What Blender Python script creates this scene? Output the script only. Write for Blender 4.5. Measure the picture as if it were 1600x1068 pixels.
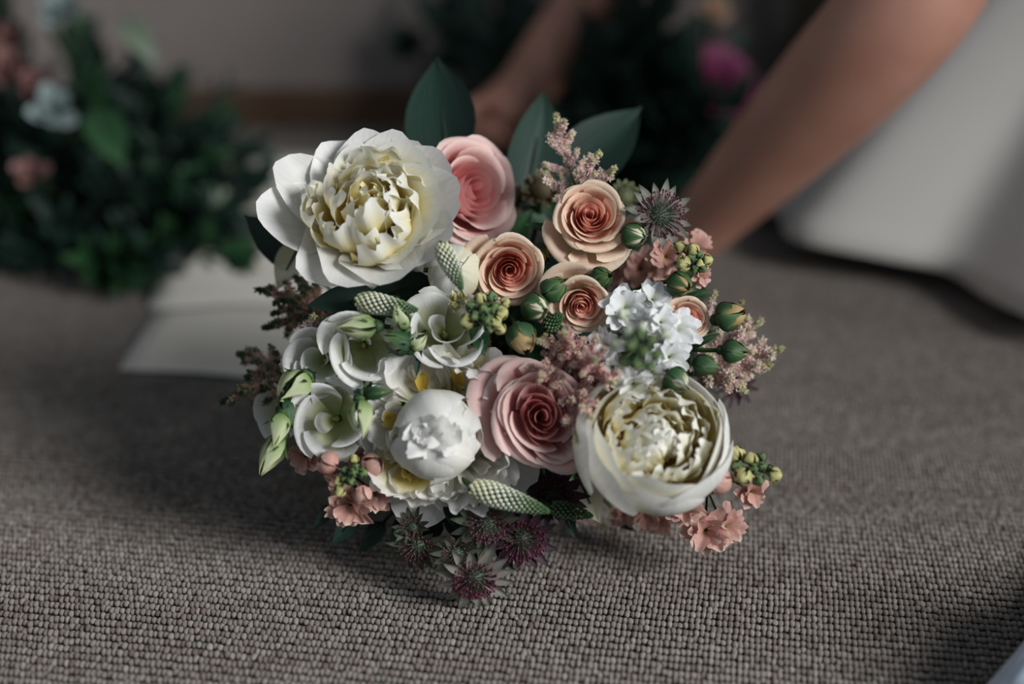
import bpy, math, random
import numpy as np
from mathutils import Matrix, Vector, Euler
PI = math.pi
scn = bpy.context.scene
for o in list(bpy.data.objects): bpy.data.objects.remove(o)
COL = scn.collection

# ---------------------------------------------------------------- camera
F = 2222.0                                  # focal length in photo pixels (50 mm on 36 mm)
CAMH = 0.45; TILT = math.radians(22.8)
cam = bpy.data.cameras.new('camera'); camo = bpy.data.objects.new('camera', cam); COL.objects.link(camo)
cam.lens = 50.0; cam.sensor_width = 36.0; cam.clip_start = 0.02
camo.location = (0, 0, CAMH); camo.rotation_euler = (PI/2 - TILT, 0, 0)
cam.dof.use_dof = True; cam.dof.focus_distance = 0.80; cam.dof.aperture_fstop = 1.9
scn.camera = camo
CF = Vector((0, math.cos(TILT), -math.sin(TILT))); CU = Vector((0, math.sin(TILT), math.cos(TILT))); CR = Vector((1, 0, 0))
CP = Vector((0, 0, CAMH))
def at(px, py, d):                          # a point of the place seen at a photo pixel, d metres away along the view axis
    return CP + d*(CF + CR*((px-800)/F) - CU*((py-534)/F))
def floor_d(py):
    a = math.atan((py-534)/F)
    return CAMH*math.cos(a)/math.sin(TILT+a)
def facing(lx, ly):                         # towards the camera, leaning right / up
    return (-CF + CR*lx + CU*ly).normalized()

# ---------------------------------------------------------------- light
w = bpy.data.worlds.new('world'); scn.world = w; w.use_nodes = True
bg = w.node_tree.nodes['Background']; bg.inputs[0].default_value = (0.66, 0.77, 0.90, 1); bg.inputs[1].default_value = 0.27
def area(name, loc, target, sx, sy, power, col):
    l = bpy.data.lights.new(name, 'AREA'); l.shape = 'RECTANGLE'; l.size = sx; l.size_y = sy; l.energy = power; l.color = col
    o = bpy.data.objects.new(name, l); COL.objects.link(o); o.location = loc
    o.rotation_euler = (Vector(target)-Vector(loc)).to_track_quat('-Z', 'Y').to_euler()
    return o
area('window_daylight', (3.0, -1.30, 2.0), (0.0, 0.80, 0.10), 1.6, 1.6, 240, (0.97, 0.98, 1.0))
scn.view_settings.view_transform = 'Standard'; scn.view_settings.look = 'None'
scn.view_settings.exposure = 0.0; scn.view_settings.gamma = 1.0; scn.view_settings.use_curve_mapping = False

# ---------------------------------------------------------------- helpers
rnd = random.Random(7)
def S(r, g, b):
    f = lambda c: (c/255/12.92) if c/255 <= 0.04045 else ((c/255+0.055)/1.055)**2.4
    return (f(r), f(g), f(b), 1.0)
def new_mat(name):
    m = bpy.data.materials.new(name); m.use_nodes = True
    nt = m.node_tree; nt.nodes.clear()
    return m, nt, nt.nodes, nt.links
def ramp(N, stops):
    r = N.new('ShaderNodeValToRGB'); e = r.color_ramp.elements
    e[0].position, e[0].color = stops[0]; e[1].position, e[1].color = stops[-1]
    for p, c in stops[1:-1]:
        k = e.new(p); k.color = c
    return r
def petal_mat(name, stops, trans=0.3, rough=0.55, var=0.12, vein=0.25, mottle=None, sheen=0.0):
    """thin petal or leaf: colour runs along its length (UV.y), with fine veins and some light passing through"""
    m, nt, N, L = new_mat(name)
    out = N.new('ShaderNodeOutputMaterial'); uv = N.new('ShaderNodeUVMap'); sep = N.new('ShaderNodeSeparateXYZ'); L.new(uv.outputs[0], sep.inputs[0])
    r = ramp(N, stops); L.new(sep.outputs[1], r.inputs[0])
    oi = N.new('ShaderNodeObjectInfo')
    mr = N.new('ShaderNodeMapRange'); mr.inputs[3].default_value = 1-var; mr.inputs[4].default_value = 1+var*0.5; L.new(oi.outputs['Random'], mr.inputs[0])
    mp = N.new('ShaderNodeMapping'); mp.inputs['Scale'].default_value = (26, 2.2, 1); L.new(uv.outputs[0], mp.inputs[0])
    nz = N.new('ShaderNodeTexNoise'); nz.inputs['Scale'].default_value = 1.0; nz.inputs['Detail'].default_value = 3; L.new(mp.outputs[0], nz.inputs[0])
    vr = N.new('ShaderNodeMapRange'); vr.inputs[1].default_value = 0.3; vr.inputs[2].default_value = 0.7; vr.inputs[3].default_value = 1-vein*0.35; vr.inputs[4].default_value = 1.0; L.new(nz.outputs[0], vr.inputs[0])
    mul = N.new('ShaderNodeMath'); mul.operation = 'MULTIPLY'; L.new(mr.outputs[0], mul.inputs[0]); L.new(vr.outputs[0], mul.inputs[1])
    mx = N.new('ShaderNodeMix'); mx.data_type = 'RGBA'; mx.blend_type = 'MULTIPLY'; mx.inputs[0].default_value = 1
    L.new(r.outputs[0], mx.inputs[6])
    cb = N.new('ShaderNodeCombineColor'); [L.new(mul.outputs[0], cb.inputs[i]) for i in range(3)]
    L.new(cb.outputs[0], mx.inputs[7])
    col = mx.outputs[2]
    if mottle:
        n2 = N.new('ShaderNodeTexNoise'); n2.inputs['Scale'].default_value = mottle[1]; tc = N.new('ShaderNodeTexCoord'); L.new(tc.outputs['Object'], n2.inputs[0])
        m2 = N.new('ShaderNodeMapRange'); m2.inputs[1].default_value = 0.5; m2.inputs[2].default_value = 0.72; L.new(n2.outputs[0], m2.inputs[0])
        mm = N.new('ShaderNodeMix'); mm.data_type = 'RGBA'; L.new(m2.outputs[0], mm.inputs[0]); L.new(col, mm.inputs[6]); mm.inputs[7].default_value = mottle[0]
        col = mm.outputs[2]
    bmp = N.new('ShaderNodeBump'); bmp.inputs['Strength'].default_value = vein; bmp.inputs['Distance'].default_value = 0.0006; L.new(nz.outputs[0], bmp.inputs['Height'])
    p = N.new('ShaderNodeBsdfPrincipled'); p.inputs['Roughness'].default_value = rough; p.inputs['Specular IOR Level'].default_value = 0.35
    L.new(col, p.inputs['Base Color']); L.new(bmp.outputs[0], p.inputs['Normal'])
    if sheen: p.inputs['Sheen Weight'].default_value = sheen
    t = N.new('ShaderNodeBsdfTranslucent'); L.new(col, t.inputs[0]); L.new(bmp.outputs[0], t.inputs['Normal'])
    ms = N.new('ShaderNodeMixShader'); ms.inputs[0].default_value = trans; L.new(p.outputs[0], ms.inputs[1]); L.new(t.outputs[0], ms.inputs[2])
    L.new(ms.outputs[0], out.inputs[0])
    return m
def solid_mat(name, c1, c2=None, scale=40, rough=0.6, bump=0.0, spec=0.3, coat=0):
    m, nt, N, L = new_mat(name)
    out = N.new('ShaderNodeOutputMaterial'); p = N.new('ShaderNodeBsdfPrincipled'); p.inputs['Roughness'].default_value = rough; p.inputs['Specular IOR Level'].default_value = spec
    tc = N.new('ShaderNodeTexCoord'); nz = N.new('ShaderNodeTexNoise'); nz.inputs['Scale'].default_value = scale; nz.inputs['Detail'].default_value = 4; L.new(tc.outputs['Object'], nz.inputs[0])
    r = ramp(N, [(0.35, c1), (0.65, c2 or c1)]); L.new(nz.outputs[0], r.inputs[0]); L.new(r.outputs[0], p.inputs['Base Color'])
    if bump:
        b = N.new('ShaderNodeBump'); b.inputs['Strength'].default_value = bump; b.inputs['Distance'].default_value = 0.002; L.new(nz.outputs[0], b.inputs['Height']); L.new(b.outputs[0], p.inputs['Normal'])
    L.new(p.outputs[0], out.inputs[0])
    return m

def mesh_from(name, V, Fc, uv=None, mats=None, smooth=True):
    me = bpy.data.meshes.new(name)
    me.from_pydata([tuple(map(float, v)) for v in V], [], [tuple(map(int, f)) for f in Fc])
    if uv is not None:
        lay = me.uv_layers.new(name='UVMap')
        li = np.empty(len(me.loops), dtype=np.int32); me.loops.foreach_get('vertex_index', li)
        lay.data.foreach_set('uv', np.asarray(uv, dtype=np.float32)[li].ravel())
    if smooth: me.polygons.foreach_set('use_smooth', np.ones(len(me.polygons), dtype=bool))
    for m in (mats or []): me.materials.append(m)
    me.update()
    return me
def obj(name, me, parent=None, M=None, mat=None):
    o = bpy.data.objects.new(name, me); COL.objects.link(o)
    if parent is not None: o.parent = parent
    if M is not None: o.matrix_basis = M
    if mat is not None:
        if len(me.materials) == 0: me.materials.append(None)
        o.material_slots[0].link = 'OBJECT'; o.material_slots[0].material = mat
    return o
def tag(o, label, cat, group=None, kind=None):
    if label: o['label'] = label
    if cat: o['category'] = cat
    if group: o['group'] = group
    if kind: o['kind'] = kind
    return o
def thing(name, label, cat, loc, Z=None, spin=0.0, group=None):
    """Empty at a thing's base, local +Z along Z"""
    e = bpy.data.objects.new(name, None); COL.objects.link(e); e.empty_display_size = 0.01
    q = Z.to_track_quat('Z', 'Y').to_matrix().to_4x4() if Z is not None else Matrix.Identity(4)
    M = Matrix.Translation(loc) @ q @ Matrix.Rotation(spin, 4, 'Z')
    e.matrix_basis = M
    MW[e.name] = M
    return tag(e, label, cat, group)
MW = {}

class MB:
    """collects geometry for one mesh"""
    def __init__(s): s.V = []; s.F = []; s.U = []; s.n = 0
    def add(s, V, Fc, U=None):
        V = np.asarray(V, float); s.V.append(V); s.F += [tuple(i+s.n for i in f) for f in Fc]
        s.U.append(np.asarray(U, float) if U is not None else np.tile([0.5, 0.5], (len(V), 1))); s.n += len(V)
    def tube(s, pts, rad, k=6, cap=True):
        pts = [Vector(p) for p in pts]; n = len(pts); rad = [rad]*n if not hasattr(rad, '__len__') else rad
        V = []; U = []; ref = None
        for i, p in enumerate(pts):
            d = (pts[min(i+1, n-1)] - pts[max(i-1, 0)]).normalized()
            if ref is None: ref = d.orthogonal().normalized()
            ref = (ref - d*ref.dot(d)).normalized(); b = d.cross(ref)
            for j in range(k):
                a = 2*PI*j/k; V.append(p + (ref*math.cos(a) + b*math.sin(a))*rad[i]); U.append((j/k, i/(n-1)))
        Fc = [(i*k+j, i*k+(j+1) % k, (i+1)*k+(j+1) % k, (i+1)*k+j) for i in range(n-1) for j in range(k)]
        if cap: Fc += [tuple(reversed(range(k))), tuple(range((n-1)*k, n*k))]
        s.add([tuple(v) for v in V], Fc, U)
    def ball(s, c, r, M=None, rings=4, seg=6, uvv=None):
        V = []; U = []
        for i in range(rings+1):
            th = PI*i/rings
            for j in range(seg):
                a = 2*PI*j/seg
                V.append((math.sin(th)*math.cos(a), math.sin(th)*math.sin(a), -math.cos(th))); U.append((j/seg, uvv if uvv is not None else i/rings))
        V = np.array(V)*np.asarray(r)
        if M is not None: V = V @ np.array(M.to_3x3()).T
        Fc = [(i*seg+j, i*seg+(j+1) % seg, (i+1)*seg+(j+1) % seg, (i+1)*seg+j) for i in range(rings) for j in range(seg)]
        s.add(V + np.asarray(tuple(c)), Fc, U)
    def mesh(s, name, mats=None, smooth=True):
        return mesh_from(name, np.concatenate(s.V), s.F, np.concatenate(s.U), mats, smooth)
def grid_faces(nu, nv):
    return [(i*nu+j, i*nu+j+1, (i+1)*nu+j+1, (i+1)*nu+j) for i in range(nv-1) for j in range(nu-1)]
def bez(a, b, c, d, n):
    return [a*(1-t)**3 + b*3*t*(1-t)**2 + c*3*t*t*(1-t) + d*t**3 for t in [i/(n-1) for i in range(n)]]

# a curved sheet: base at the origin, grows along +Z, its outer side towards +X; rnd > 0 gives a broad rounded end, else it tapers to a point
def sheet(name, hw=0.4, a0=0.0, a1=0.6, a2=0.0, cup=0.8, uncup=0.0, wp=(0.6, 2.5), base=0.12, ruffle=0.0, freq=5.0, notch=0.0, fold=0.0, wave=0.0, point=0.0, rnd=0.0, nu=7, nv=9, seed=0):
    r = np.random.default_rng(seed); ph = r.uniform(0, 6.28, 6)
    vs = np.linspace(0, 1, nv) if rnd else np.sin(np.linspace(0, 1, nv)*PI/2)
    us = np.linspace(-1, 1, nu); jag = r.uniform(-1, 1, nu)
    t = np.linspace(0, 1.0, 65); ang = a0 + a1*t + a2*t*t
    CX = np.concatenate([[0], np.cumsum(np.sin(ang[1:])/64)]); CZ = np.concatenate([[0], np.cumsum(np.cos(ang[1:])/64)])
    V = []; U = []
    for v in vs:
        if rnd: wv = base + (1-base)*math.sin(min(v*1.25, 1)*PI/2)**wp[0]
        else: wv = max(max(base*(1-v), 0) + (v**wp[0])*max(1-v**wp[1], 0.0)**(0.5 + point), 0.02)
        th = max(cup*(1-uncup*v), 1e-3)
        for j, u in enumerate(us):
            l = v
            if rnd: l = v*(1 - rnd*abs(u)**2.4*v) + v**4*notch*(0.6*jag[j] + 0.6*math.sin(freq*1.3*u+ph[3]) - 0.5)
            l = min(max(l, 0), 1); a = a0 + a1*l + a2*l*l
            cx = np.interp(l, t, CX); cz = np.interp(l, t, CZ)
            hwv = hw*wv
            y = hwv*math.sin(th*u)/th; off = hwv*(1-math.cos(th*u))/th + fold*abs(u)*hwv
            off += ruffle*(v**1.5)*(math.sin(freq*u+ph[0]+v) + 0.6*math.sin(freq*1.9*u+ph[1]+2*v)) + wave*math.sin(7*v+ph[2])*0.5
            V.append((cx - math.cos(a)*off, y, cz + math.sin(a)*off)); U.append((u*0.5+0.5, v))
    return mesh_from(name, V, grid_faces(nu, nv), U)
# a piece of a cup: wraps +-W radians about the Z axis at unit radius, unit height
def cuppetal(name, W=1.1, prof=((0.15, 0), (0.75, 0.25), (1.0, 0.6), (0.97, 1.0)), drop=0.25, pw=2.2, spiral=0.06, ruffle=0.0, freq=4.0, narrow=0.25, nu=11, nv=9, seed=0, peak=0.0):
    r = np.random.default_rng(seed); ph = r.uniform(0, 6.28, 6)
    P = np.array(prof, float); tt = np.linspace(0, 1, len(P))
    def cr(t, k):                           # smooth profile
        s = t*(len(P)-1); i = min(int(s), len(P)-2); f = s-i
        p0 = P[max(i-1, 0), k]; p1 = P[i, k]; p2 = P[i+1, k]; p3 = P[min(i+2, len(P)-1), k]
        return 0.5*(2*p1 + (p2-p0)*f + (2*p0-5*p1+4*p2-p3)*f*f + (3*p1-p0-3*p2+p3)*f**3)
    V = []; U = []
    for v in np.linspace(0, 1, nv):
        for u in np.linspace(-1, 1, nu):
            t = v*(1 - drop*abs(u)**pw*v + peak*math.exp(-(u*4)**2)*v)
            t = min(max(t, 0), 1)
            phi = u*W*(1 - narrow*(1-v)**2)
            rr = cr(t, 0)*(1 + spiral*u) + ruffle*v**2*math.sin(freq*u+ph[0]); z = cr(t, 1) + ruffle*v**2*math.sin(freq*1.7*u+ph[1])*0.8
            V.append((rr*math.cos(phi), rr*math.sin(phi), z)); U.append((u*0.5+0.5, v))
    return mesh_from(name, V, grid_faces(nu, nv), U)
def place(phi, r=0.0, z=0.0, tilt=0.0, s=(1, 1, 1), roll=0.0, twist=0.0):
    sc = s if hasattr(s, '__len__') else (s, s, s)
    return (Matrix.Rotation(phi, 4, 'Z') @ Matrix.Translation((r, 0, z)) @ Matrix.Rotation(tilt, 4, 'Y') @ Matrix.Rotation(roll, 4, 'X')
            @ Matrix.Rotation(twist, 4, 'Z') @ Matrix.Diagonal((sc[0], sc[1], sc[2], 1)))
# ---------------------------------------------------------------- the setting
def quad_mesh(name, pts, mats, uv=None):
    return mesh_from(name, pts, [(0, 1, 2, 3)], uv, mats, False)
def box_mesh(name, x0, x1, y0, y1, z0, z1, mat, bev=0.0):
    V = [(x, y, z) for x in (x0, x1) for y in (y0, y1) for z in (z0, z1)]
    Fc = [(0, 1, 3, 2), (4, 6, 7, 5), (0, 4, 5, 1), (2, 3, 7, 6), (0, 2, 6, 4), (1, 5, 7, 3)]
    me = mesh_from(name, V, Fc, None, [mat], False)
    return me
WALL_Y = 1.78
carpet_back = solid_mat('carpet_backing', S(78, 70, 64), S(88, 80, 73), 300, 0.95, 0.3, 0.05)
wall_mat = solid_mat('wall_paint', S(142, 132, 126), S(148, 138, 131), 6, 0.8, 0.05, 0.1)
base_mat = solid_mat('brown_wood', S(92, 70, 56), S(104, 80, 62), 14, 0.5, 0.1, 0.3)
olive_mat = solid_mat('olive_paint', S(106, 98, 82), S(112, 104, 88), 8, 0.6, 0.05, 0.2)
trim_mat = solid_mat('grey_trim', S(96, 96, 90), S(104, 103, 97), 8, 0.5, 0.0, 0.2)
fl = obj('floor', box_mesh('floor', -2.4, 2.4, -1.2, WALL_Y+0.05, -0.03, -0.0012, carpet_back)); fl['kind'] = 'structure'
wb = obj('wall_back', box_mesh('wall_back', -2.4, 2.4, WALL_Y, WALL_Y+0.1, -0.002, 2.4, wall_mat)); wb['kind'] = 'structure'
bb = obj('baseboard_back', box_mesh('baseboard_back', -2.4, 0.312, WALL_Y-0.014, WALL_Y, 0.001, 0.05, base_mat)); bb['kind'] = 'structure'
dr = obj('door_1', box_mesh('door_1', 0.342, 1.20, WALL_Y-0.03, WALL_Y, 0.001, 2.0, olive_mat)); dr['kind'] = 'structure'
t1 = obj('trim_1', box_mesh('trim_1', 0.314, 0.340, WALL_Y-0.045, WALL_Y, 0.001, 2.04, trim_mat)); t1['kind'] = 'structure'

wr_ = obj('added_shade_pier', box_mesh('added_shade_pier', 1.5, 1.6, 0.07, WALL_Y+0.1, -0.002, 2.4, wall_mat)); wr_['kind'] = 'structure'   # unseen pier, added to keep window light off the arms and skirt

# loop pile: one bead of yarn per point
yaw = math.radians(-9.5)
px_, py_ = 0.00302, 0.0063
x0, x1, y0, y1 = -1.05, 1.15, 0.30, 1.775
rg = np.random.default_rng(3)
nx = int(2.9/px_); ny = int(2.5/py_)
gi, gj = np.meshgrid(np.arange(nx)-nx/2, np.arange(ny)-ny/2)
wob = 0.0008*np.sin(gi*0.043+gj*0.05) + 0.0004*np.sin(gi*0.11+0.4*gj)
X = gi*px_ + rg.normal(0, 0.00019, gi.shape) + 0.0007*np.sin(gj*0.21+gi*0.02)
Y = gj*py_ + wob + rg.normal(0, 0.00030, gi.shape)
c, s_ = math.cos(yaw), math.sin(yaw)
XX = (X*c - Y*s_ + 0.05).ravel(); YY = (X*s_ + Y*c + 1.1).ravel()
keep = (XX > x0) & (XX < x1) & (YY > y0) & (YY < y1)
XX, YY = XX[keep], YY[keep]; n = len(XX)
ZZ = rg.normal(0.0005, 0.0002, n) + 0.0003*np.sin(XX*31+YY*17)*np.sin(YY*23-XX*9)
me = bpy.data.meshes.new('carpet_loops'); me.vertices.add(n)
me.vertices.foreach_set('co', np.stack([XX, YY, ZZ], 1).astype(np.float32).ravel())
def vattr(nm, ty, arr, key):
    a = me.attributes.new(nm, ty, 'POINT'); a.data.foreach_set(key, arr.astype(np.float32).ravel())
rot = np.stack([rg.normal(0.1, 0.12, n), rg.normal(0, 0.14, n), yaw+rg.normal(0, 0.18, n)], 1)
scl = np.stack([rg.normal(0.00182, 0.00016, n), rg.normal(0.0021, 0.0002, n), rg.normal(0.0018, 0.0002, n)], 1)
row_t = 0.5 + 0.05*np.sin(XX*13+YY*40) + 0.06*np.sin(XX*57-YY*191) + rg.normal(0, 0.18, n)
vattr('rot', 'FLOAT_VECTOR', rot, 'vector'); vattr('scl', 'FLOAT_VECTOR', scl, 'vector'); vattr('tint', 'FLOAT', row_t, 'value')
m, nt, N, L = new_mat('wool_loop')
out = N.new('ShaderNodeOutputMaterial'); p = N.new('ShaderNodeBsdfPrincipled'); p.inputs['Roughness'].default_value = 0.95; p.inputs['Specular IOR Level'].default_value = 0.05
p.inputs['Sheen Weight'].default_value = 0.15
at_ = N.new('ShaderNodeAttribute'); at_.attribute_type = 'INSTANCER'; at_.attribute_name = 'tint'
r = ramp(N, [(0.0, S(102, 89, 81)), (0.5, S(126, 118, 110)), (1.0, S(144, 138, 131))]); L.new(at_.outputs['Fac'], r.inputs[0]); L.new(r.outputs[0], p.inputs['Base Color'])
tc = N.new('ShaderNodeTexCoord'); nz = N.new('ShaderNodeTexNoise'); nz.inputs['Scale'].default_value = 3.0; nz.inputs['Detail'].default_value = 3; L.new(tc.outputs['Object'], nz.inputs[0])
b = N.new('ShaderNodeBump'); b.inputs['Strength'].default_value = 0.5; b.inputs['Distance'].default_value = 0.001; L.new(nz.outputs[0], b.inputs['Height']); L.new(b.outputs[0], p.inputs['Normal'])
L.new(p.outputs[0], out.inputs[0]); wool = m
g = bpy.data.node_groups.new('loop_pile', 'GeometryNodeTree')
g.interface.new_socket('Geometry', in_out='INPUT', socket_type='NodeSocketGeometry'); g.interface.new_socket('Geometry', in_out='OUTPUT', socket_type='NodeSocketGeometry')
gi_ = g.nodes.new('NodeGroupInput'); go = g.nodes.new('NodeGroupOutput')
ico = g.nodes.new('GeometryNodeMeshIcoSphere'); ico.inputs['Radius'].default_value = 1.0; ico.inputs['Subdivisions'].default_value = 2
ss = g.nodes.new('GeometryNodeSetShadeSmooth'); sm = g.nodes.new('GeometryNodeSetMaterial'); sm.inputs['Material'].default_value = wool
iop = g.nodes.new('GeometryNodeInstanceOnPoints')
def named(nm, ty):
    k = g.nodes.new('GeometryNodeInputNamedAttribute'); k.data_type = ty; k.inputs[0].default_value = nm; return k
ra = named('rot', 'FLOAT_VECTOR'); sa = named('scl', 'FLOAT_VECTOR')
e2r = g.nodes.new('FunctionNodeEulerToRotation')
g.links.new(ico.outputs[0], ss.inputs[0]); g.links.new(ss.outputs[0], sm.inputs[0]); g.links.new(sm.outputs[0], iop.inputs['Instance'])
g.links.new(gi_.outputs[0], iop.inputs['Points']); g.links.new(ra.outputs[0], e2r.inputs[0]); g.links.new(e2r.outputs[0], iop.inputs['Rotation']); g.links.new(sa.outputs[0], iop.inputs['Scale'])
g.links.new(iop.outputs[0], go.inputs[0])
cl = obj('carpet_loops', me, fl); cl['kind'] = 'stuff'
cl.modifiers.new('loops', 'NODES').node_group = g
# ---------------------------------------------------------------- petal shapes and materials
WHT = S(238, 238, 232)
M_peony = petal_mat('peony_petal', [(0.0, S(232, 198, 90)), (0.5, S(242, 226, 150)), (0.8, S(244, 240, 218)), (1.0, S(245, 245, 240))], 0.42, 0.5, 0.05, 0.2)
M_peony_in = petal_mat('peony_heart', [(0.0, S(224, 176, 60)), (0.5, S(238, 206, 96)), (0.85, S(242, 226, 150)), (1.0, S(244, 236, 190))], 0.42, 0.5, 0.08, 0.2)
M_peony_guard = petal_mat('peony_guard', [(0.0, S(214, 214, 170)), (0.3, S(238, 235, 222)), (1.0, S(243, 242, 238))], 0.36, 0.45, 0.05, 0.3)
M_cream = petal_mat('cream_petal', [(0.0, S(214, 206, 150)), (0.5, S(228, 222, 190)), (1.0, S(232, 228, 204))], 0.3, 0.5, 0.05, 0.3)
M_pink = petal_mat('pink_rose', [(0.0, S(212, 126, 126)), (0.45, S(234, 180, 176)), (0.8, S(240, 206, 200)), (1.0, S(242, 220, 208))], 0.34, 0.5, 0.08, 0.15)
M_pink_in = petal_mat('pink_rose_heart', [(0.0, S(204, 104, 108)), (0.6, S(228, 152, 150)), (1.0, S(240, 196, 190))], 0.3, 0.5, 0.08, 0.12)
M_peach = petal_mat('peach_rose', [(0.0, S(222, 142, 116)), (0.5, S(236, 182, 158)), (0.85, S(240, 208, 184)), (1.0, S(240, 222, 194))], 0.34, 0.5, 0.08, 0.15)
M_peach_in = petal_mat('peach_rose_heart', [(0.0, S(216, 112, 94)), (0.6, S(234, 158, 138)), (1.0, S(242, 196, 176))], 0.3, 0.5, 0.08, 0.12)
M_peach_out = petal_mat('peach_rose_outer', [(0.0, S(200, 186, 132)), (0.5, S(242, 208, 184)), (1.0, S(244, 226, 200))], 0.36, 0.5, 0.06, 0.25)
M_lis = petal_mat('lisianthus_petal', [(0.0, S(166, 182, 104)), (0.35, S(216, 218, 180)), (0.55, S(236, 236, 228)), (1.0, S(238, 238, 234))], 0.32, 0.5, 0.05, 0.3)
M_lis_bud = petal_mat('lisianthus_bud', [(0.0, S(96, 122, 70)), (0.4, S(150, 170, 110)), (0.8, S(208, 214, 176)), (1.0, S(190, 200, 140))], 0.2, 0.5, 0.08, 0.35)
M_stockw = petal_mat('white_stock', [(0.0, S(200, 210, 170)), (0.3, S(230, 231, 226)), (1.0, S(236, 237, 236))], 0.3, 0.5, 0.05, 0.25)
M_stockp = petal_mat('peach_stock', [(0.0, S(196, 166, 120)), (0.3, S(206, 154, 140)), (0.8, S(214, 168, 154)), (1.0, S(230, 196, 182))], 0.3, 0.5, 0.14, 0.3)
M_sbud = petal_mat('stock_bud', [(0.0, S(54, 80, 58)), (0.6, S(72, 100, 68)), (1.0, S(124, 144, 84))], 0.12, 0.55, 0.25, 0.4)
M_ybud = petal_mat('yellow_bud', [(0.0, S(104, 122, 62)), (0.5, S(168, 168, 104)), (1.0, S(206, 198, 140))], 0.15, 0.55, 0.15, 0.35)
M_gold = petal_mat('gold_bud', [(0.0, S(140, 124, 72)), (0.6, S(178, 150, 98)), (1.0, S(196, 170, 120))], 0.15, 0.5, 0.1, 0.4)
M_sepal = petal_mat('sepal', [(0.0, S(38, 66, 40)), (0.6, S(46, 80, 48)), (1.0, S(92, 116, 68))], 0.1, 0.5, 0.2, 0.35)
M_leaf = petal_mat('dark_leaf', [(0.0, S(24, 44, 36)), (0.5, S(28, 54, 44)), (1.0, S(32, 58, 46))], 0.06, 0.58, 0.25, 0.5)
M_leaf2 = petal_mat('green_leaf', [(0.0, S(36, 66, 38)), (0.5, S(44, 82, 48)), (1.0, S(56, 92, 54))], 0.12, 0.4, 0.2, 0.5)
M_stem = solid_mat('stem', S(52, 74, 42), S(66, 88, 50), 60, 0.55)
M_dstem = solid_mat('dark_stem', S(34, 48, 32), S(46, 56, 36), 60, 0.6)
M_ver = petal_mat('veronica_bead', [(0.0, S(206, 208, 170)), (0.45, S(216, 220, 198)), (0.75, S(130, 152, 112)), (1.0, S(60, 100, 58))], 0.1, 0.5, 0.1, 0.1)
M_verw = petal_mat('veronica_white', [(0.0, S(214, 212, 196)), (0.7, S(222, 220, 206)), (1.0, S(170, 182, 140))], 0.1, 0.5, 0.1, 0.1)
M_verg = petal_mat('veronica_green', [(0.0, S(96, 120, 80)), (0.5, S(64, 96, 58)), (1.0, S(60, 104, 54))], 0.1, 0.5, 0.1, 0.1)
M_ast = petal_mat('astilbe_blush', [(0.0, S(206, 184, 160)), (0.3, S(236, 212, 206)), (0.8, S(242, 222, 216)), (1.0, S(200, 202, 150))], 0.4, 0.6, 0.2, 0.0)
M_astp = petal_mat('astilbe_pink', [(0.0, S(214, 172, 160)), (0.4, S(230, 190, 184)), (0.85, S(238, 206, 200)), (1.0, S(206, 206, 160))], 0.4, 0.6, 0.2, 0.0)
M_astg = petal_mat('astilbe_green_tip', [(0.0, S(214, 182, 160)), (0.55, S(220, 188, 170)), (0.78, S(130, 136, 100)), (1.0, S(60, 90, 56))], 0.4, 0.6, 0.2, 0.0)
M_bract = petal_mat('astrantia_bract', [(0.0, S(120, 72, 84)), (0.3, S(160, 152, 144)), (0.75, S(150, 148, 136)), (1.0, S(88, 104, 84))], 0.2, 0.5, 0.15, 0.9)
M_bractg = petal_mat('astrantia_bract_green', [(0.0, S(92, 66, 70)), (0.3, S(124, 126, 108)), (0.75, S(104, 110, 90)), (1.0, S(66, 82, 62))], 0.2, 0.5, 0.2, 0.9)
M_bractd = petal_mat('astrantia_bract_dark', [(0.0, S(66, 30, 44)), (0.4, S(104, 76, 86)), (1.0, S(54, 46, 54))], 0.15, 0.5, 0.2, 0.9)
M_pin = petal_mat('astrantia_pin', [(0.0, S(64, 88, 66)), (0.65, S(90, 112, 88)), (0.8, S(104, 66, 72)), (1.0, S(112, 66, 78))], 0.1, 0.5, 0.1, 0.0)
M_pind = petal_mat('astrantia_pin_dark', [(0.0, S(50, 74, 54)), (0.6, S(72, 84, 66)), (0.75, S(88, 40, 56)), (1.0, S(98, 46, 64))], 0.1, 0.5, 0.1, 0.0)
M_scab = solid_mat('seed_pod', S(84, 74, 52), S(110, 96, 70), 300, 0.7, 0.4)
M_mag = petal_mat('magenta_petal', [(0.0, S(84, 26, 56)), (0.6, S(126, 48, 88)), (1.0, S(148, 76, 112))], 0.25, 0.5, 0.1, 0.2)
M_bgpink = petal_mat('dusty_pink_petal', [(0.0, S(120, 82, 78)), (1.0, S(158, 120, 114))], 0.25, 0.5, 0.1, 0.2)
M_palew = petal_mat('pale_blue_petal', [(0.0, S(120, 140, 132)), (1.0, S(166, 180, 180))], 0.2, 0.5, 0.1, 0.2)
M_paleleaf = petal_mat('silver_leaf', [(0.0, S(110, 130, 104)), (1.0, S(158, 172, 150))], 0.15, 0.5, 0.15, 0.4)

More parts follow.
